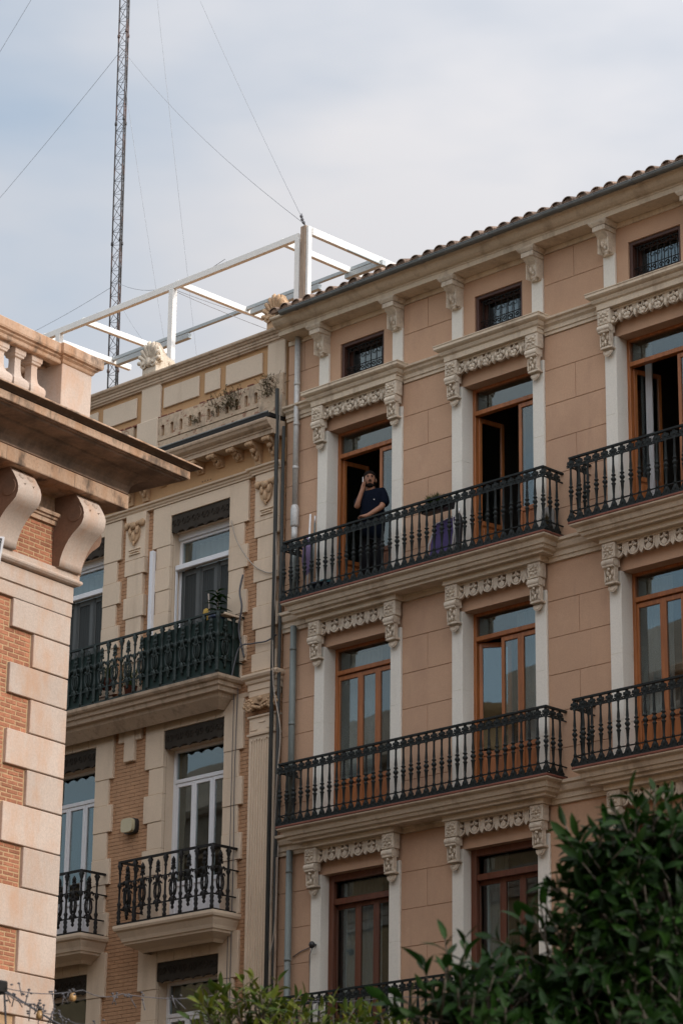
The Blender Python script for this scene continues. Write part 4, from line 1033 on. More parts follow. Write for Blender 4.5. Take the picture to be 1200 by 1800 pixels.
m = MB(); m.cbox(-33.885, -33.745, 1.42, 1.55, 20.3, 23.31, .012); m.build('plank', M['oldwood'], WP); m = MB(); m.cbox(-33.743, -33.68, 1.44, 1.53, 20.3, 23.28, .006); m.build('metal_strip', M['white_rust'], WP)
MA = empty('radio_mast', (-58.3, 18, 0), 'tall slender lattice radio mast behind the roofs, held by thin guy wires', 'mast')
legs = [(-.24, .03), (.0, .2), (.22, -.06)]
mz0, mz1 = 20.0, 60.0
def mastp(i, z):
    return (-58.42-.0134*(z-31.5)+legs[i][0], 18+legs[i][1], z)
for i in range(3): MB().tube([mastp(i, mz0), mastp(i, mz1)], .025, 6).build('leg', M['mast'], MA)
m = MB(); z = mz0; q = 0
while z < mz1-.5:
    for i in range(3):
        j = (i+1) % 3
        m.tube([mastp(i, z), mastp(j, z)], .008, 4)
        m.tube([mastp(i if q % 2 else j, z), mastp(j if q % 2 else i, z+.42)], .009, 4)
    z += .42; q += 1
m.build('bracing', M['mast'], MA, stuff=True)
m = MB()
for z in (31.9, 36.0, 40.0, 43.0, 47, 51):
    for i in range(3): p = mastp(i, z); m.lathe([(.042, -.05), (.042, .05)], 6, p[0], p[1], p[2])
m.build('leg_joints', M['mast'], MA, stuff=True)
def guy(p, q, r=.011, sag=.3, parent=MA, mat='wire_far', name='guy_wire'):
    p, q = Vector(p), Vector(q); pts = []
    for i in range(13):
        t = i/12; a = p.lerp(q, t); a.z -= sag*4*t*(1-t)*.5; pts.append(a)
    return MB().tube(pts, r, 5).build(name, M[mat], parent)
# guy wires (parts of the mast)
def mastc(z): return (-58.42-.0134*(z-31.5), 18, z)
guy(mastc(42.44), (-33.83, 1.5, 23.36), .0065, .6)
guy(mastc(50.2), (-33.83, 1.5, 23.36), .0065, .6)
guy(mastc(52.8), (-46.85, 12.0, 20.5), .0065, .5)
guy(mastc(41.9), (-47.4, 12.0, 20.5), .0065, .5)
guy(mastc(42.5), (-80, 25, 41.2), .0065, .5)
guy(mastc(50.2), (-80, 25, 45.2), .0065, .5)
guy(mastc(34.6), (-72, 23.5, 37.6), .006, .3)
guy(mastc(34.7), (-35.99, 1.5, 23.31), .0065, .9)
guy(mastc(34.3), (-47.5, 10, 27.0), .0065, .3)
guy((-37.48, 1.56, 23.13), (-36.5, 4.4, 22.8), .006, .1, PG, name='stay_wire'); guy((-37.48, 1.56, 23.10), (-36.4, 4.6, 22.5), .006, .1, PG, name='stay_wire')
m = MB()
for i, (x, z) in enumerate(((-34.03, 23.62), (-33.96, 23.52), (-33.88, 23.42))): m.ball((x, 1.5+.09*(2-i)*.5, z), .035, 6, 4)
m.tube([(-34.1, 1.66, 23.72), (-33.95, 1.55, 23.5), (-33.83, 1.5, 23.3)], .012, 5); m.build('insulator', M['wire'], MA)

# ================================================================== things on the balconies
T = empty('folding_lounger', (-28.86, -.12, 15.25), 'folded purple canvas lounger with white tube frame leaning behind the upper balcony railing', 'lounger')
m = MB()
m.tube([(-29.13, -.30, 15.28), (-29.10, -.26, 15.62), (-28.98, -.20, 15.98), (-28.62, -.20, 16.03), (-28.56, -.24, 15.7), (-28.60, -.30, 15.28)], .012, 6)
m.tube([(-28.66, -.18, 15.28), (-28.53, -.12, 16.05)], .012, 6); m.tube([(-29.06, -.28, 15.38), (-28.6, -.28, 15.38)], .012, 6)
m.build('tube_frame', M['alu'], T)
m = MB(); k = 8
vs = []
for j in range(6):
    for i in range(k+1):
        t = j/5; u = i/k; x = -29.08+.04*t+(.46+.0*t)*u; z = 15.40+.56*t+.05*u; vs.append((x, -.27+.07*t-.012*math.sin(u*3.14)+.01*math.sin(t*12), z))
fs = [(j*(k+1)+i, j*(k+1)+i+1, (j+1)*(k+1)+i+1, (j+1)*(k+1)+i) for j in range(5) for i in range(k)]
m.add(vs, fs, True); n0 = len(vs); m.add([(v[0], v[1]+.01, v[2]) for v in vs], [f[::-1] for f in fs], True)
m.build('canvas', M['purple'], T)
m = MB(); m.box(-29.07, -28.62, -.285, -.27, 15.36, 15.43); m.build('seat_band', M['blackplastic'], T)
T = empty('folded_parasol', (-28.43, -.2, 15.25), 'slim black folded parasol standing beside the purple lounger', 'parasol')
m = MB(); m.lathe([(.03, .0), (.035, .2), (.055, .5), (.06, .62), (.045, .70), (.015, .76)], 9, -28.45, -.24, 15.27); m.build('cover', M['blackplastic'], T)
m = MB(); m.lathe([(.012, .74), (.012, .84)], 6, -28.45, -.24, 15.27); m.build('pole_tip', M['alu'], T)
T = empty('planter', (-28.78, -.38, 16.0), 'dark window box of grass hung inside the upper balcony rail', 'planter')
m = MB(); m.prism([(-.46, 16.10), (-.30, 16.10), (-.27, 16.24), (-.47, 16.24)], 0, -29.08, -28.5); m.build('trough', M['blackplastic'], T)
def blades(n, x0, x1, y0, y1, z, h, mat, parent, name, spread=.06):
    m = MB()
    for i in range(n):
        x, y = rnd.uniform(x0, x1), rnd.uniform(y0, y1); hh = h*rnd.uniform(.5, 1); dx, dy = rnd.gauss(0, spread), rnd.gauss(0, spread); a = rnd.uniform(0, 3.14); w_ = .006
        cx, cy = w_*math.cos(a), w_*math.sin(a)
        m.add([(x-cx, y-cy, z), (x+cx, y+cy, z), (x+dx*.4+cx, y+dy*.4+cy, z+hh*.6), (x+dx*.4-cx, y+dy*.4-cy, z+hh*.6), (x+dx, y+dy, z+hh)], [(0, 1, 2, 3), (3, 2, 4)])
    return m.build(name, mat, parent, stuff=True)
blades(260, -28.98, -28.74, -.43, -.32, 16.23, .20, M['leaf_mid'], T, 'grass', .05); blades(60, -28.74, -28.52, -.43, -.32, 16.23, .10, M['weed'], T, 'dry_stems', .05)
T = empty('board', (-26.68, -.16, 15.25), 'round topped grey board leaning in the right corner of the long upper balcony', 'board')
m = MB(); m.prism([(-26.82, 15.27), (-26.56, 15.27), (-26.56, 15.62)] + [(-26.69+.13*math.cos(a), 15.62+.14*math.sin(a)) for a in [math.pi*i/10 for i in range(1, 10)]] + [(-26.82, 15.62)], 1, -.14, -.11); m.build('panel', M['grey_board'], T)
m = MB(); m.box(-26.72, -26.66, -.145, -.138, 15.3, 15.7); m.build('rib', M['grey_board'], T)
T = empty('plant_pot', (-26.66, -.25, 15.25), 'small dry plant in a dark pot before the round topped board', 'plant')
MB().lathe([(.05, .0), (.07, .12), (.075, .13)], 10, -26.60, -.30, 15.26).build('pot', M['blackplastic'], T); blades(70, -26.65, -26.55, -.35, -.25, 15.38, .25, M['weed'], T, 'stems', .05)
T = empty('folded_sunshade', (-31.88, -.25, 15.25), 'closed lilac parasol with a pale pole in the left corner of the upper balcony', 'parasol')
MB().tube([(-31.93, -.2, 15.27), (-31.83, -.24, 16.78)], .016, 6).build('pole', M['alu'], T)
m = MB()
vs = []; n = 16
for (r, z) in ((.025, 15.72), (.06, 15.80), (.085, 16.0), (.075, 16.2), (.03, 16.36), (.018, 16.40)):
    for i in range(n): a = 2*math.pi*i/n; q = r*(1+.28*(i % 2)); vs.append((-31.92+.04*(z-15.7)+q*math.cos(a), -.22+q*.8*math.sin(a), z+.03*(i % 4 == 0)))
m.add(vs, [(k*n+i, k*n+(i+1) % n, (k+1)*n+(i+1) % n, (k+1)*n+i) for k in range(5) for i in range(n)], False); m.build('canopy', M['lilac'], T)
T = empty('metal_pole', (-31.76, -.2, 15.25), 'grey metal pole with a white tip leaning beside the lilac parasol', 'pole')
MB().tube([(-31.86, -.15, 15.27), (-31.76, -.20, 16.62)], .017, 7).build('shaft', M['pipe_green'], T); MB().tube([(-31.76, -.20, 16.62), (-31.752, -.204, 16.74)], .014, 7).build('tip', M['white'], T)
T = empty('basin', (-31.5, -.3, 15.25), 'navy plastic basin on the floor at the left of the upper balcony', 'basin')
MB().lathe([(.18, .0), (.24, .16), (.26, .165), (.26, .18), (.22, .18), (.17, .05)], 14, -31.50, -.25, 15.26).build('tub', M['navy'], T); MB().lathe([(.1, .15), (.12, .23), (.11, .24)], 10, -31.40, -.27, 15.26).build('sponge_cup', M['teal'], T)
T = empty('storage_box', (-31.85, -.35, 15.25), 'small white and navy box beside the plastic basin on the upper balcony', 'box')
MB().cbox(-31.93, -31.80, -.42, -.32, 15.26, 15.36, .008).build('carton', M['navy'], T); MB().cbox(-31.935, -31.795, -.425, -.315, 15.30, 15.32, .003).build('band', M['white'], T)
# yellow building balcony
T = empty('potted_plant', (-33.95, -.35, 14.3), 'broad leaved dark plant in a pot at the corner of the green balcony', 'plant')
MB().lathe([(.10, 0), (.15, .26), (.165, .27), (.165, .31), (.13, .31)], 12, -33.97, -.33, 15.06).build('pot', M['navy'], T)
MB().tube([(-33.97, -.33, 15.3), (-33.95, -.35, 15.6), (-33.99, -.34, 15.85)], .014, 6).build('stem', M['bark'], T)
def leaf_blade(m, p, d, up, L_, w_, fold=.35, droop=.3):
    d = d.normalized(); s = d.cross(up)
    if s.length < 1e-4: s = d.cross(Vector((1, 0, 0)))
    s.normalize(); u = s.cross(d).normalized()
    prof = ((0, .04), (.22, .75), (.5, 1), (.78, .68), (1, 0.0)); vs = []
    for t, q in prof:
        c = p + d*(L_*t) - u*(droop*L_*t*t)
        vs += [c - s*(w_*q/2) + u*(fold*w_*q/2), c, c + s*(w_*q/2) + u*(fold*w_*q/2)]
    fs = []
    for k in range(4):
        a = k*3; fs += [(a, a+1, a+4, a+3), (a+1, a+2, a+5, a+4)]
    m.add(vs, fs, True)
for i in range(22):
    a = i*2.4; h = 15.42+.42*i/22; m = MB()
    leaf_blade(m, Vector((-33.97, -.34, h)), Vector((math.cos(a), math.sin(a), rnd.uniform(.1, .9))), Vector((0, 0, 1)), rnd.uniform(.14, .24), rnd.uniform(.06, .10), .3, .6)
    m.build('leaf', M['leaf_dark'], T)
T = empty('broom', (-34.28, -.35, 14.3), 'upturned yellow broom with a pale handle beside the potted plant', 'broom')
MB().tube([(-34.2, -.28, 14.3), (-34.22, -.36, 15.35)], .012, 6).build('handle', M['wire_pale'], T)
m = MB(); m.lathe([(.03, 15.28), (.06, 15.36), (.075, 15.48), (.06, 15.54), (.02, 15.56)], 8, -34.22, -.37, 0, sy=.5); m.build('bristles', M['broom'], T)
MB().tube([(-34.13, -.36, 15.3), (-34.17, -.37, 15.82)], .012, 6).build('stick', M['wire_pale'], T)
T = empty('white_fern', (-36.2, -.35, 14.3), 'leafy pale potted plant glimpsed through the green railing', 'plant')
MB().lathe([(.09, 0), (.12, .2), (.13, .21)], 10, -36.15, -.35, 14.3).build('pot', M['redtile'], T); blades(80, -36.3, -36.0, -.45, -.25, 14.5, .5, M['leaf_mid'], T, 'fronds', .12)
for i, (x, lab) in enumerate(((-35.55, 'small terracotta pot with a green seedling behind the green railing'), (-36.75, 'taller green pot plant behind the left stretch of the green railing'))):
    T = empty('pot_plant', (x, -.35, 14.3), lab, 'plant'); MB().lathe([(.08, 0), (.11, .18), (.12, .19)], 10, x, -.38, 14.3+.25*i).build('pot', M['redtile'], T); blades(60, x-.08, x+.08, -.45, -.3, 14.47+.25*i, .38, M['leaf_mid'], T, 'stems', .09)
# alarm box, little spotlight, cables
T = empty('alarm_box', (-36.3, 0, 12.1), 'rounded cream alarm siren box fixed on the ochre brick wall', 'alarm box')
m = MB(); m.prism([(-36.34+.16*math.copysign(abs(math.cos(a))**.5, math.cos(a)), 12.07+.14*math.copysign(abs(math.sin(a))**.5, math.sin(a))) for a in [2*math.pi*i/20 for i in range(20)]], 1, -.085, -.01, True); m.build('base', M['blackplastic'], T)
m = MB(); m.prism([(-36.35+.145*math.copysign(abs(math.cos(a))**.5, math.cos(a)), 12.075+.125*math.copysign(abs(math.sin(a))**.5, math.sin(a))) for a in [2*math.pi*i/20 for i in range(20)]], 1, -.16, -.086, True); m.build('cover', M['alarm'], T)
T = empty('spotlight', (-31.72, -.05, 9.45), 'small round black lamp on the white pilaster beside the lower red door', 'lamp')
MB().tube([(-31.74, -.05, 9.46), (-31.70, -.16, 9.45)], .018, 7).build('arm', M['blackplastic'], T); MB().ball((-31.69, -.19, 9.44), (.055, .05, .06), 9, 6).build('head', M['blackplastic'], T)
MB().tube([(-32.28, -.03, 9.33), (-32.1, -.03, 9.40), (-31.9, -.03, 9.44), (-31.73, -.09, 9.46)], .008, 5).build('cable', M['wire'], T)
MB().tube([(-31.74, -.12, 9.42), (-31.86, -.07, 9.30), (-31.885, -.03, 9.0), (-31.885, -.03, 7.6)], .008, 5).build('cable', M['wire'], T)
def cable(pts, r, mat, lab):
    P = [Vector(p) for p in pts]; q = []
    for i in range(len(P)-1):
        p0 = P[max(i-1, 0)]; p1 = P[i]; p2 = P[i+1]; p3 = P[min(i+2, len(P)-1)]
        for k in range(6):
            t = k/6; q.append(.5*((2*p1)+(p2-p0)*t+(2*p0-5*p1+4*p2-p3)*t*t+(3*p1-p0-3*p2+p3)*t**3))
    q.append(P[-1]); o = MB().tube(q, r, 5).build('cable', M[mat], None, P[0]); tag(o, lab, 'cable')
cable([(-32.68, -.16, 19.2), (-32.72, -.2, 17.5), (-32.68, -.2, 16), (-32.72, -.21, 14.6)], .012, 'wire_pale', 'pale cable running down the joint between the two facades beside the upper balcony')
cable([(-32.72, -.21, 14.9), (-32.62, -.26, 13.9), (-32.42, -.28, 13.1), (-32.50, -.26, 12.2), (-32.62, -.2, 11.0), (-32.66, -.2, 10.2)], .012, 'wire_pale', 'loose pale cable bowing across the grey pipe below the upper balcony')
cable([(-32.55, -.15, 11.2), (-32.60, -.15, 9.8), (-32.78, -.18, 9.0), (-32.72, -.18, 8.3), (-32.7, -.2, 7.0)], .011, 'wire_pale', 'pale cable beside the fluted pilaster at the lowest floor in view')
cable([(-32.60, -.12, 11.0), (-32.58, -.14, 9.6), (-32.60, -.12, 8.6), (-32.5, -.14, 8.2)], .022, 'oldwood', 'frayed rope like cable bundle behind the lowest green drainpipe')
cable([(-33.95, -.08, 17.18), (-33.75, -.12, 16.75), (-33.35, -.13, 16.25), (-32.95, -.13, 16.0), (-32.74, -.12, 16.0)], .011, 'wire_pale', 'sagging pale cable hung across the toothed quoins right of the dark shutters')
cable([(-33.62, -.3, 14.2), (-33.55, -.2, 14.75), (-33.3, -.13, 14.8), (-32.95, -.13, 14.78), (-32.72, -.12, 14.85)], .014, 'wire', 'black cable crossing the corner pier above the scroll capital')
cable([(-33.58, -.12, 16.1), (-33.62, -.15, 15.8), (-33.55, -.16, 15.5), (-33.63, -.14, 15.1), (-33.5, -.12, 14.6)], .018, 'wire', 'knotted black cable bundle beside the end of the green railing')
cable([(-33.68, -.08, 14.2), (-33.70, -.09, 12.5), (-33.68, -.09, 11.0), (-33.70, -.09, 6.5)], .008, 'wire', 'thin black cable hanging straight down left of the fluted pilaster')
cable([(-33.76, -.09, 14.2), (-33.77, -.09, 12.0), (-33.76, -.09, 6.5)], .007, 'wire', 'second thin cable on the quoins just right of the white door')
# weeds on the parapet
for x, n, h, lab in ((-34.05, 120, .45, 'tallest tuft of dry weeds sprouting from the slotted parapet band'), (-34.98, 45, .2, 'small drooping weed tuft left of the tallest one on the slotted band'), (-33.05, 120, .36, 'wide tangle of dry weeds at the right end of the parapet'), (-34.5, 30, .3, 'thin dry stems in front of the small square parapet panel')):
    T = empty('weed', (x, -.08, 19.2), lab, 'weed'); m = MB()
    for i in range(n):
        p = Vector((x+rnd.gauss(0, .12 if n > 100 else .06), -.08+rnd.gauss(0, .03), 19.25+rnd.uniform(0, .35)*(1 if x != -34.98 else .3)))
        d = Vector((rnd.gauss(0, .5), rnd.gauss(-.3, .4), rnd.uniform(.1, 1))); L_ = h*rnd.uniform(.2, .6)
        m.tube([p, p+d*L_*.5, p+d*L_+Vector((0, 0, -.05*L_))], .004, 3)
        if i % 2: leaf_blade(m, p+d*L_*.8, Vector((rnd.gauss(0, 1), rnd.gauss(0, 1), rnd.gauss(0, 1))), Vector((0, 0, 1)), .05, .02)
    m.build('stems', M['weed'], T, stuff=True)
# ================================================================== man on the telephone
RX = Vector((.714, .70, 0)); CXv = Vector((.70, -.714, 0)); H0 = Vector((-30.53, -.15, 0))
def W(r, c, z): p = H0+RX*r+CXv*c; return Vector((p.x, p.y, z))
def skin(name, nodes, edges, mat, parent, lv=2):
    """nodes: (point, radius or (rx, ry))"""
    o0 = org(parent); me = bpy.data.meshes.new(name)
    me.from_pydata([tuple(p-o0) for p, r in nodes], edges, [])
    me.materials.append(mat); o = bpy.data.objects.new(name, me); col.objects.link(o); o.parent = parent; ORG[o.name] = o0
    md = o.modifiers.new('skin', 'SKIN'); md.use_smooth_shade = True
    for i, (p, r) in enumerate(nodes):
        sv = me.skin_vertices[0].data[i]; sv.radius = r if isinstance(r, tuple) else (r, r); sv.use_root = (i == 0)
    sd = o.modifiers.new('sub', 'SUBSURF'); sd.levels = lv; sd.render_levels = lv
    return o
MAN = empty('person', tuple(W(0, -.05, 15.25)), 'dark haired bearded man in a navy polo leaning on the balcony rail while telephoning', 'person')
nodes = []; edges = []
def nd(r, c, z, rad, par=None):
    nodes.append((W(r, c, z), rad)); i = len(nodes)-1
    if par is not None: edges.append((par, i))
    return i
pel = nd(.05, -.06, 16.16, .09); bel = nd(.05, -.02, 16.38, .135, pel); che = nd(.04, -.03, 16.66, .135, bel); ste = nd(.03, -.03, 16.82, .10, che)
nk = nd(.01, .0, 16.93, .075, ste); jw = nd(.0, .045, 17.025, .082, nk); sk = nd(.0, .015, 17.125, .100, jw); tp = nd(.0, -.005, 17.205, .080, sk)
ls = nd(.215, .02, 16.85, .068, ste); le = nd(.215, .15, 16.60, .054, ls); lw = nd(-.03, .27, 16.395, .037, le); lh = nd(-.11, .295, 16.365, .036, lw)
rs_ = nd(-.14, -.03, 16.81, .066, ste); re = nd(-.22, .10, 16.58, .051, rs_); rw = nd(-.135, .14, 16.86, .036, re); rh = nd(-.105, .125, 16.945, .036, rw)
for k, (dr, dc, dz) in enumerate(((-.05, .035, .018), (-.062, .02, .004), (-.066, .0, -.006), (-.058, -.02, -.014))):
    a = nd(-.11+dr*.7, .295+dc, 16.36+dz*.4, .011, lh); nd(-.11+dr*1.3, .295+dc*1.2, 16.335+dz, .009, a)
a = nd(-.10, .25, 16.35, .012, lh); nd(-.125, .235, 16.335, .010, a)
for k in range(4):
    a = nd(-.125+.004*k, .155-.008*k, 16.955+.024*k, .0105, rh); nd(-.082, .165-.010*k, 16.965+.024*k, .009, a)
a = nd(-.085, .10, 16.99, .0115, rh); nd(-.078, .10, 17.045, .0095, a)
lhp = nd(.13, -.05, 16.02, .075, pel); lk = nd(.13, .0, 15.72, .062, lhp); la = nd(.13, -.06, 15.36, .042, lk); nd(.14, .08, 15.30, .036, la)
rhp = nd(-.04, -.08, 16.02, .075, pel); rk = nd(-.05, -.03, 15.72, .062, rhp); ra = nd(-.05, -.10, 15.36, .042, rk); nd(-.05, .04, 15.30, .036, ra)
skin('body', nodes, edges, M['skin'], MAN)
nodes = []; edges = []
a0 = nd(.05, -.05, 15.98, (.20, .175)); a1 = nd(.055, -.01, 16.34, (.235, .205), a0); a2 = nd(.05, -.02, 16.62, (.225, .195), a1); a3 = nd(.045, -.03, 16.84, (.17, .14), a2); nd(.012, -.005, 16.925, .088, a3)
b1 = nd(.205, .02, 16.88, .108, a3); b2 = nd(.245, .075, 16.73, .102, b1); nd(.236, .14, 16.60, .092, b2)
b1 = nd(-.12, -.05, 16.82, .10, a3); b2 = nd(-.175, .01, 16.70, .09, b1); nd(-.21, .075, 16.63, .076, b2)
skin('polo_shirt', nodes, edges, M['shirt'], MAN)
nodes = []; edges = []
a0 = nd(.05, -.06, 16.22, .165); b = nd(.135, -.05, 15.98, .122, a0); c_ = nd(.135, .0, 15.72, .105, b); nd(.135, -.04, 15.42, .085, c_); b = nd(-.045, -.08, 15.98, .122, a0); c_ = nd(-.05, -.03, 15.72, .105, b); nd(-.05, -.08, 15.42, .085, c_)
skin('trousers', nodes, edges, M['shorts'], MAN)
HS = 1.16
def lump(parts, name, mat):
    m = MB()
    for (r, c, z, rad, ra_) in parts:
        b = MB(); b.ball((0, 0, 0), 1, 10, 7); ctr = W(r, c, z)
        m.add([ctr+RX*(v[0]*ra_[0]*rad)+CXv*(v[1]*ra_[1]*rad)+Vector((0, 0, v[2]*ra_[2]*rad)) for v in b.v], b.f, True)
    return m.build(name, mat, MAN)
lump([(0, -.048, 17.198, .108, (.97, .86, .86)), (-.094, -.015, 17.13, .028, (.5, 1.1, 1.6)), (.094, -.015, 17.13, .028, (.5, 1.1, 1.6))], 'hair', M['hair'])
lump([(0, .088, 16.985, .066, (1.0, .55, .62)), (-.066, .055, 17.02, .042, (.5, .8, 1.2)), (.066, .055, 17.02, .042, (.5, .8, 1.2)), (0, .122, 17.052, .022, (1.7, .5, .4))], 'beard', M['hair'])
lump([(-.038, .106, 17.158, .019, (1.5, .5, .34)), (.038, .106, 17.158, .019, (1.5, .5, .34)), (-.037, .106, 17.135, .012, (1.3, .6, .6)), (.037, .106, 17.135, .012, (1.3, .6, .6))], 'brow_and_eyes', M['hair'])
lump([(0, .122, 17.088, .024, (.85, 1.0, .9)), (0, .114, 17.118, .018, (.7, .9, 1.9)), (-.103, .0, 17.095, .03, (.4, .8, 1.3)), (.103, .0, 17.095, .03, (.4, .8, 1.3)), (0, .118, 17.025, .014, (2.0, .6, .5))], 'nose_and_ears', M['skin'])
lump([(.07, .198, 16.70, .008, (1.3, .5, 1.2))], 'shirt_badge', M['white'])
PH = empty('telephone', tuple(W(-.1, .08, 17.0)), 'slim dark phone with a bright edge held to the right ear of the man', 'phone')
m = MB(); m.cbox(-.035, .035, -.005, .005, -.075, .075, .003)
rot = Matrix.Rotation(R(12), 3, 'Y') 
m2 = MB(); m2.add([W(-.118+v[1]+.18*(v[2])*.0, .085+v[0], 17.045+v[2]) for v in m.v], m.f); m2.build('case', M['blackplastic'], PH)
m = MB(); m.box(-.003, .003, -.006, .006, -.073, .073); m2 = MB(); m2.add([W(-.118+v[1], .085+.0365+v[0], 17.045+v[2]) for v in m.v], m.f); m2.build('metal_edge', M['alu'], PH)
# ================================================================== string lights and sign at the left
def wire_thing(pts, lab, bulbs, debris, r=.003):
    T = empty('string_light', pts[0], lab, 'string lights', 'string lights across the plaza')
    P = [Vector(p) for p in pts]; q = []
    for i in range(len(P)-1):
        n = 8
        for k in range(n):
            t = k/n; a = P[i].lerp(P[i+1], t); a.z -= .03*math.sin(math.pi*t); q.append(a)
    q.append(P[-1]); MB().tube(q, r, 5).build('wire', M['wire'], T)
    for t in bulbs:
        p = q[int(t*(len(q)-1))]; MB().lathe([(.006, .0), (.013, -.008), (.022, -.03), (.021, -.05), (.008, -.062)], 8, p.x, p.y, p.z).build('bulb', M['bulb'], T)
        MB().lathe([(.012, .02), (.014, -.008)], 6, p.x, p.y, p.z).build('bulb_socket', M['blackplastic'], T)
    m = MB()
    for t in debris:
        p = q[int(t*(len(q)-1))]
        for k in range(5):
            a = p+Vector((rnd.gauss(0, .05), rnd.gauss(0, .05), rnd.gauss(0, .012))); m.ball(a, (.011, .011, .007), 5, 3)
            if k % 2: m.tube([a, a+Vector((rnd.gauss(0, .03), rnd.gauss(0, .03), -.05-.05*rnd.random()))], .004, 3)
    m.build('withered_garland', M['wire'], T, stuff=True)
wire_thing([(-13.36, -21.24, 4.29), (-13.4, -20.57, 4.36), (-13.61, -20.06, 4.42), (-13.88, -18.93, 4.58), (-14.35, -17.98, 4.71), (-15.09, -15.91, 5.05), (-15.8, -13.2, 5.5)], 'upper string light wire running level across the picture from the left edge', [.165], [.02, .05, .12, .13, .3, .36, .42, .6, .72])
wire_thing([(-13.36, -21.24, 4.28), (-13.25, -21.08, 4.2), (-13.32, -20.84, 4.18), (-13.4, -20.47, 4.16), (-13.58, -19.9, 4.13), (-13.9, -18.8, 4.15)], 'middle string light wire hung with withered garland and amber bulbs', [.27], [.06, .2, .24, .3, .38, .45, .62], .0035)
T = empty('tension_cable', (-13.36, -21.24, 4.28), 'plain dark cable slanting down below the two string lights', 'cable')
MB().tube([(-13.36, -21.24, 4.28), (-13.34, -20.85, 4.13), (-13.3, -20.3, 3.96), (-13.2, -19.0, 3.55)], .007, 5).build('strand', M['wire'], T)
MB().tube([(-13.36, -21.23, 4.28), (-13.39, -21.18, 4.08), (-13.38, -21.1, 3.6), (-13.4, -21.1, 2.9)], .007, 5).build('strand', M['wire'], T)
T = empty('lamp_pole', (-13.42, -21.42, 0), 'dark slim pole with the clamp that gathers the string light wires at the left edge', 'pole')
MB().tube([(-13.45, -21.42, 0), (-13.45, -21.42, 4.9)], .03, 8).build('shaft', M['iron_black'], T)
MB().cbox(-13.44, -13.33, -21.36, -21.22, 4.25, 4.33, .01).build('clamp', M['iron_black'], T); MB().tube([(-13.45, -21.42, 4.3), (-13.36, -21.24, 4.29)], .012, 6).build('hook', M['iron_black'], T)
SG = empty('street_sign', (-15.1, -20.2, 7.5), 'white rimmed dark sign board with tiny white characters cut by the left edge', 'sign')
sx = Vector((-.714, -.70, 0)); sz = Vector((.085, .08, .95)).normalized(); s0 = Vector((-15.017, -20.098, 7.82)); sn = sx.cross(sz).normalized()
if sn.dot(cam_pos-s0) < 0: sn = -sn
def sq(u0, u1, v0, v1, d0, d1, name, mat):
    m = MB(); m.cbox(u0, u1, d0, d1, v0, v1, .002) if (u1-u0) > .01 else m.box(u0, u1, d0, d1, v0, v1)
    k = MB(); k.add([s0+sx*v[0]+sz*v[2]+sn*v[1] for v in m.v], m.f); return k.build(name, M[mat], SG)
sq(0, .60, -.42, 0, -.02, 0, 'frame', 'white'); sq(.014, .586, -.20, -.012, .0, .004, 'dark_panel', 'blackplastic'); sq(.014, .586, -.40, -.205, .0, .004, 'blue_panel', 'navy')
m = MB()
for i in range(5):
    for j in range(9):
        u = .02+j*.024; v = -.022-.03*i
        for k in range(4):
            if rnd.random() > .25: m.box(u+.001, u+.016, .004, .006, v-.005*k-.002, v-.005*k)
        if rnd.random() > .3: m.box(u+.006, u+.009, .004, .0065, v-.018, v)
k = MB(); k.add([s0+sx*v[0]+sz*v[2]+sn*v[1] for v in m.v], m.f); k.build('characters', M['white'], SG)

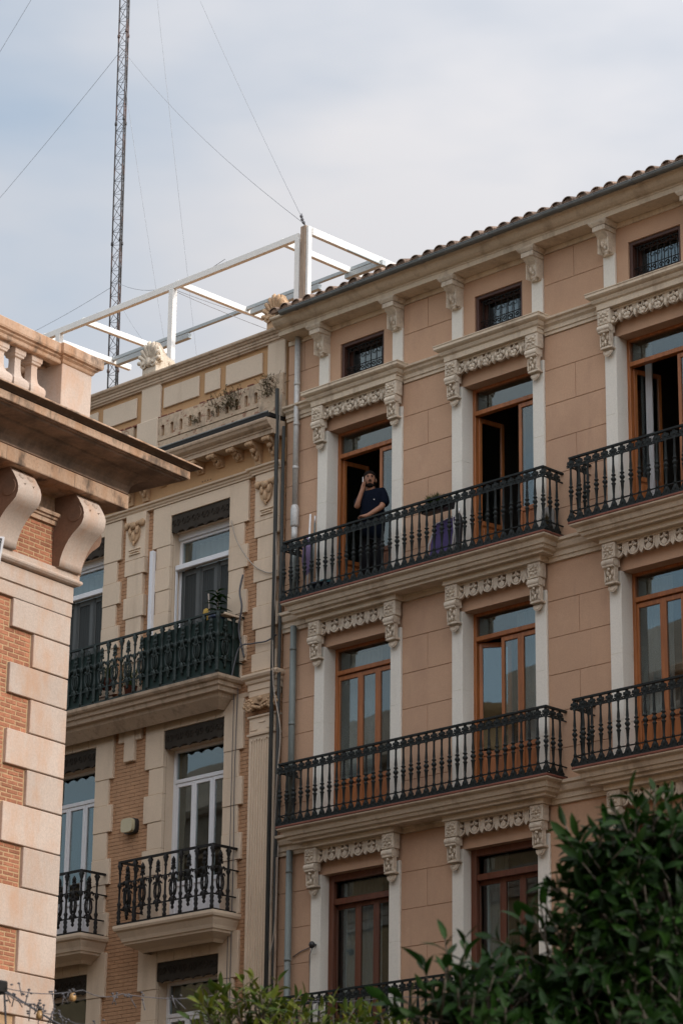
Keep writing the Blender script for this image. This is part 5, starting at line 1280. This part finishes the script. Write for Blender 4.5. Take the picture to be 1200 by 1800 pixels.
# ================================================================== orange trees
leaf_vars = []
for i in range(4):
    m = MB(); leaf_blade(m, Vector((0, 0, 0)), Vector((0, 1, 0)), Vector((0, 0, 1)), 1, (.34, .31, .38, .33)[i], (.35, .5, .2, .3)[i], (.12, .3, .05, .45)[i]); leaf_vars.append(m)
Rm = Matrix([list(rt2), list(dn2), list(fw)])
def project(p):
    q = Rm @ (Vector(p)-cam_pos); return 600+FPX*q.x/q.z, 900+FPX*q.y/q.z, q.z
def tree(name, label, base, lobes, mats, nsurf, ninner, lsize, seed, up=.5, group=None):
    rg = random.Random(seed)
    T = empty(name, base, label, 'tree', group)
    leaves = []
    def inside(p, k):
        for c, r in lobes:
            d = Vector(((p.x-c[0])/r[0], (p.y-c[1])/r[1], (p.z-c[2])/r[2]))
            if d.length < k: return True
        return False
    vol = [r[0]*r[1]+r[1]*r[2]+r[0]*r[2] for c, r in lobes]; tot = sum(vol); tw = MB()
    for (c, r), v in zip(lobes, vol):
        for i in range(int(nsurf*v/tot)):
            z = rg.uniform(-.75, 1); a = rg.uniform(0, 2*math.pi); q = math.sqrt(max(0, 1-z*z)); d = Vector((q*math.cos(a), q*math.sin(a), z))
            k = rg.uniform(.72, 1.0) if rg.random() > .12 else rg.uniform(1.0, 1.10)
            p = Vector((c[0]+d.x*r[0]*k, c[1]+d.y*r[1]*k, c[2]+d.z*r[2]*k))
            hit = 0
            for c2, r2 in lobes:
                if c2 is c: continue
                dd = Vector(((p.x-c2[0])/r2[0], (p.y-c2[1])/r2[1], (p.z-c2[2])/r2[2]))
                if dd.length < .8: hit = 1
            if hit: continue
            ax = (d + Vector((rg.gauss(0, .35), rg.gauss(0, .35), up+rg.gauss(0, .3)))).normalized()
            L_ = lsize*rg.uniform(.9, 1.6); nl = rg.randint(6, 9)
            tw.tube([p-ax*L_*.8, p, p+ax*L_], [.006, .005, .003], 4)
            ph = rg.uniform(0, 6.28); s1 = ax.orthogonal().normalized(); s2 = ax.cross(s1)
            for j in range(nl):
                t = j/(nl-1); b = p+ax*(L_*(t*1.0-.1)); an = ph+j*2.4; sp = 1.15-.75*t+rg.gauss(0, .15)
                dr = (ax*math.cos(sp)+(s1*math.cos(an)+s2*math.sin(an))*math.sin(sp)); dr.z -= .12
                leaves.append((b, dr.normalized(), ax, lsize*rg.uniform(.65, 1.15)))
    for i in range(ninner):
        c, r = lobes[rg.randrange(len(lobes))]
        d = Vector((rg.gauss(0, 1), rg.gauss(0, 1), rg.gauss(0, 1))).normalized(); k = rg.uniform(.25, .78)
        p = Vector((c[0]+d.x*r[0]*k, c[1]+d.y*r[1]*k, c[2]+d.z*r[2]*k))
        dr = Vector((rg.gauss(0, 1), rg.gauss(0, 1), rg.gauss(0, .6)-.2)).normalized(); leaves.append((p, dr, Vector((0, 0, 1)), lsize*rg.uniform(.8, 1.3)))
    def lmat(l):
        b, d, u, s = l; y = d; x = y.cross(u)
        if x.length < 1e-3: x = y.orthogonal()
        x.normalize(); z = x.cross(y)
        m = Matrix.Identity(4)
        for i in range(3): m[i][0] = x[i]*s; m[i][1] = y[i]*s; m[i][2] = z[i]*s; m[i][3] = b[i]
        return m
    cand = []
    for i, l in enumerate(leaves):
        x, y, z = project(l[0])
        if -20 < x < 1220 and y < 1815: cand.append((z, i))
    cand.sort(); single = set(i for z, i in cand[:300]); o0 = Vector(base)
    meshes = [[lv.mesh('leaf', mm) for lv in leaf_vars] for mm in mats]
    fol = [MB() for _ in mats]; wts = [0]*1
    for i, l in enumerate(leaves):
        mi = 0 if len(mats) == 1 or rg.random() < .68 else 1; vi = rg.randrange(4); mt = lmat(l)
        if i in single:
            o = bpy.data.objects.new('leaf', meshes[mi][vi]); col.objects.link(o); o.parent = T
            mt = mt.copy(); mt.translation -= o0; o.matrix_local = mt
        else:
            lv = leaf_vars[vi]; fol[mi].add([mt @ Vector(v) for v in lv.v], lv.f, True)
    for mm, f in zip(mats, fol):
        if f.v: f.build('foliage', mm, T, stuff=True)
    tr = MB(); b = Vector(base); c0 = Vector(lobes[-1][0])
    tr.tube([b, b+Vector((.03, .02, .8)), b+Vector((0, 0, 1.6)), Vector((c0.x, c0.y, c0.z-.3))], [.10, .08, .07, .045], 9)
    for c, r in lobes:
        c = Vector(c)
        tr.tube([b+Vector((0, 0, 1.5)), (b+Vector((0, 0, 1.5))).lerp(c, .6)+Vector((.06, -.05, -.1)), c, c+Vector((0, 0, r[2]*.5))], [.06, .045, .028, .01], 7)
        for k in range(7):
            d = Vector((rg.gauss(0, 1), rg.gauss(0, 1), rg.gauss(.3, .7))).normalized(); e = Vector((c.x+d.x*r[0]*.85, c.y+d.y*r[1]*.85, c.z+d.z*r[2]*.85))
            tr.tube([c, c.lerp(e, .5)+Vector((0, 0, .05)), e], [.02, .012, .005], 5)
    tr.build('trunk', M['bark'], T); tw.build('twigs', M['bark'], T, stuff=True)
    return T
def dep(u, v, d): return tuple(cam_pos + (rt2*((u-600)/FPX) + dn2*((v-900)/FPX) + fw)*d)
L1 = dep(1180, 1650, 10.6); L2 = dep(832, 1825, 10.2); L3 = dep(1010, 1750, 10.4); L4 = dep(1085, 1590, 10.5); L5 = dep(1045, 1530, 10.5); L6 = dep(1150, 1500, 10.6)
tree('orange_tree', 'dark glossy orange tree in the lower right foreground', (L1[0]-.1, L1[1]+.2, 0),
     [(L1, (.40, .40, .40)), (L2, (.22, .22, .28)), (L3, (.25, .25, .27)), (L4, (.18, .18, .22)), (L5, (.10, .10, .12)), (L6, (.16, .16, .15)), ((L1[0]-.1, L1[1]+.2, 2.6), (1.1, 1.1, .75))], [M['leaf_dark']], 1500, 2000, .094, 3)
Q1 = dep(440, 1880, 15); Q2 = dep(545, 1900, 15.2)
tree('orange_tree', 'yellow green young orange tree at the bottom centre below the fluted pilaster', (Q1[0]+.2, Q1[1]+.2, 0),
     [(Q1, (.36, .36, .40)), (Q2, (.34, .34, .36)), ((Q1[0]+.25, Q1[1]+.2, 2.7), (.9, .9, .7))], [M['leaf_lime'], M['leaf_mid']], 1000, 800, .088, 5, .9)
Q3 = dep(680, 1900, 15.6)
tree('orange_tree', 'small lime green tree top between the lower balcony rail and the dark tree', (Q3[0]+.05, Q3[1]+.1, 0),
     [(Q3, (.30, .30, .36)), ((Q3[0]+.05, Q3[1]+.1, 2.8), (.7, .7, .6))], [M['leaf_lime'], M['leaf_mid']], 450, 350, .085, 8, .9)
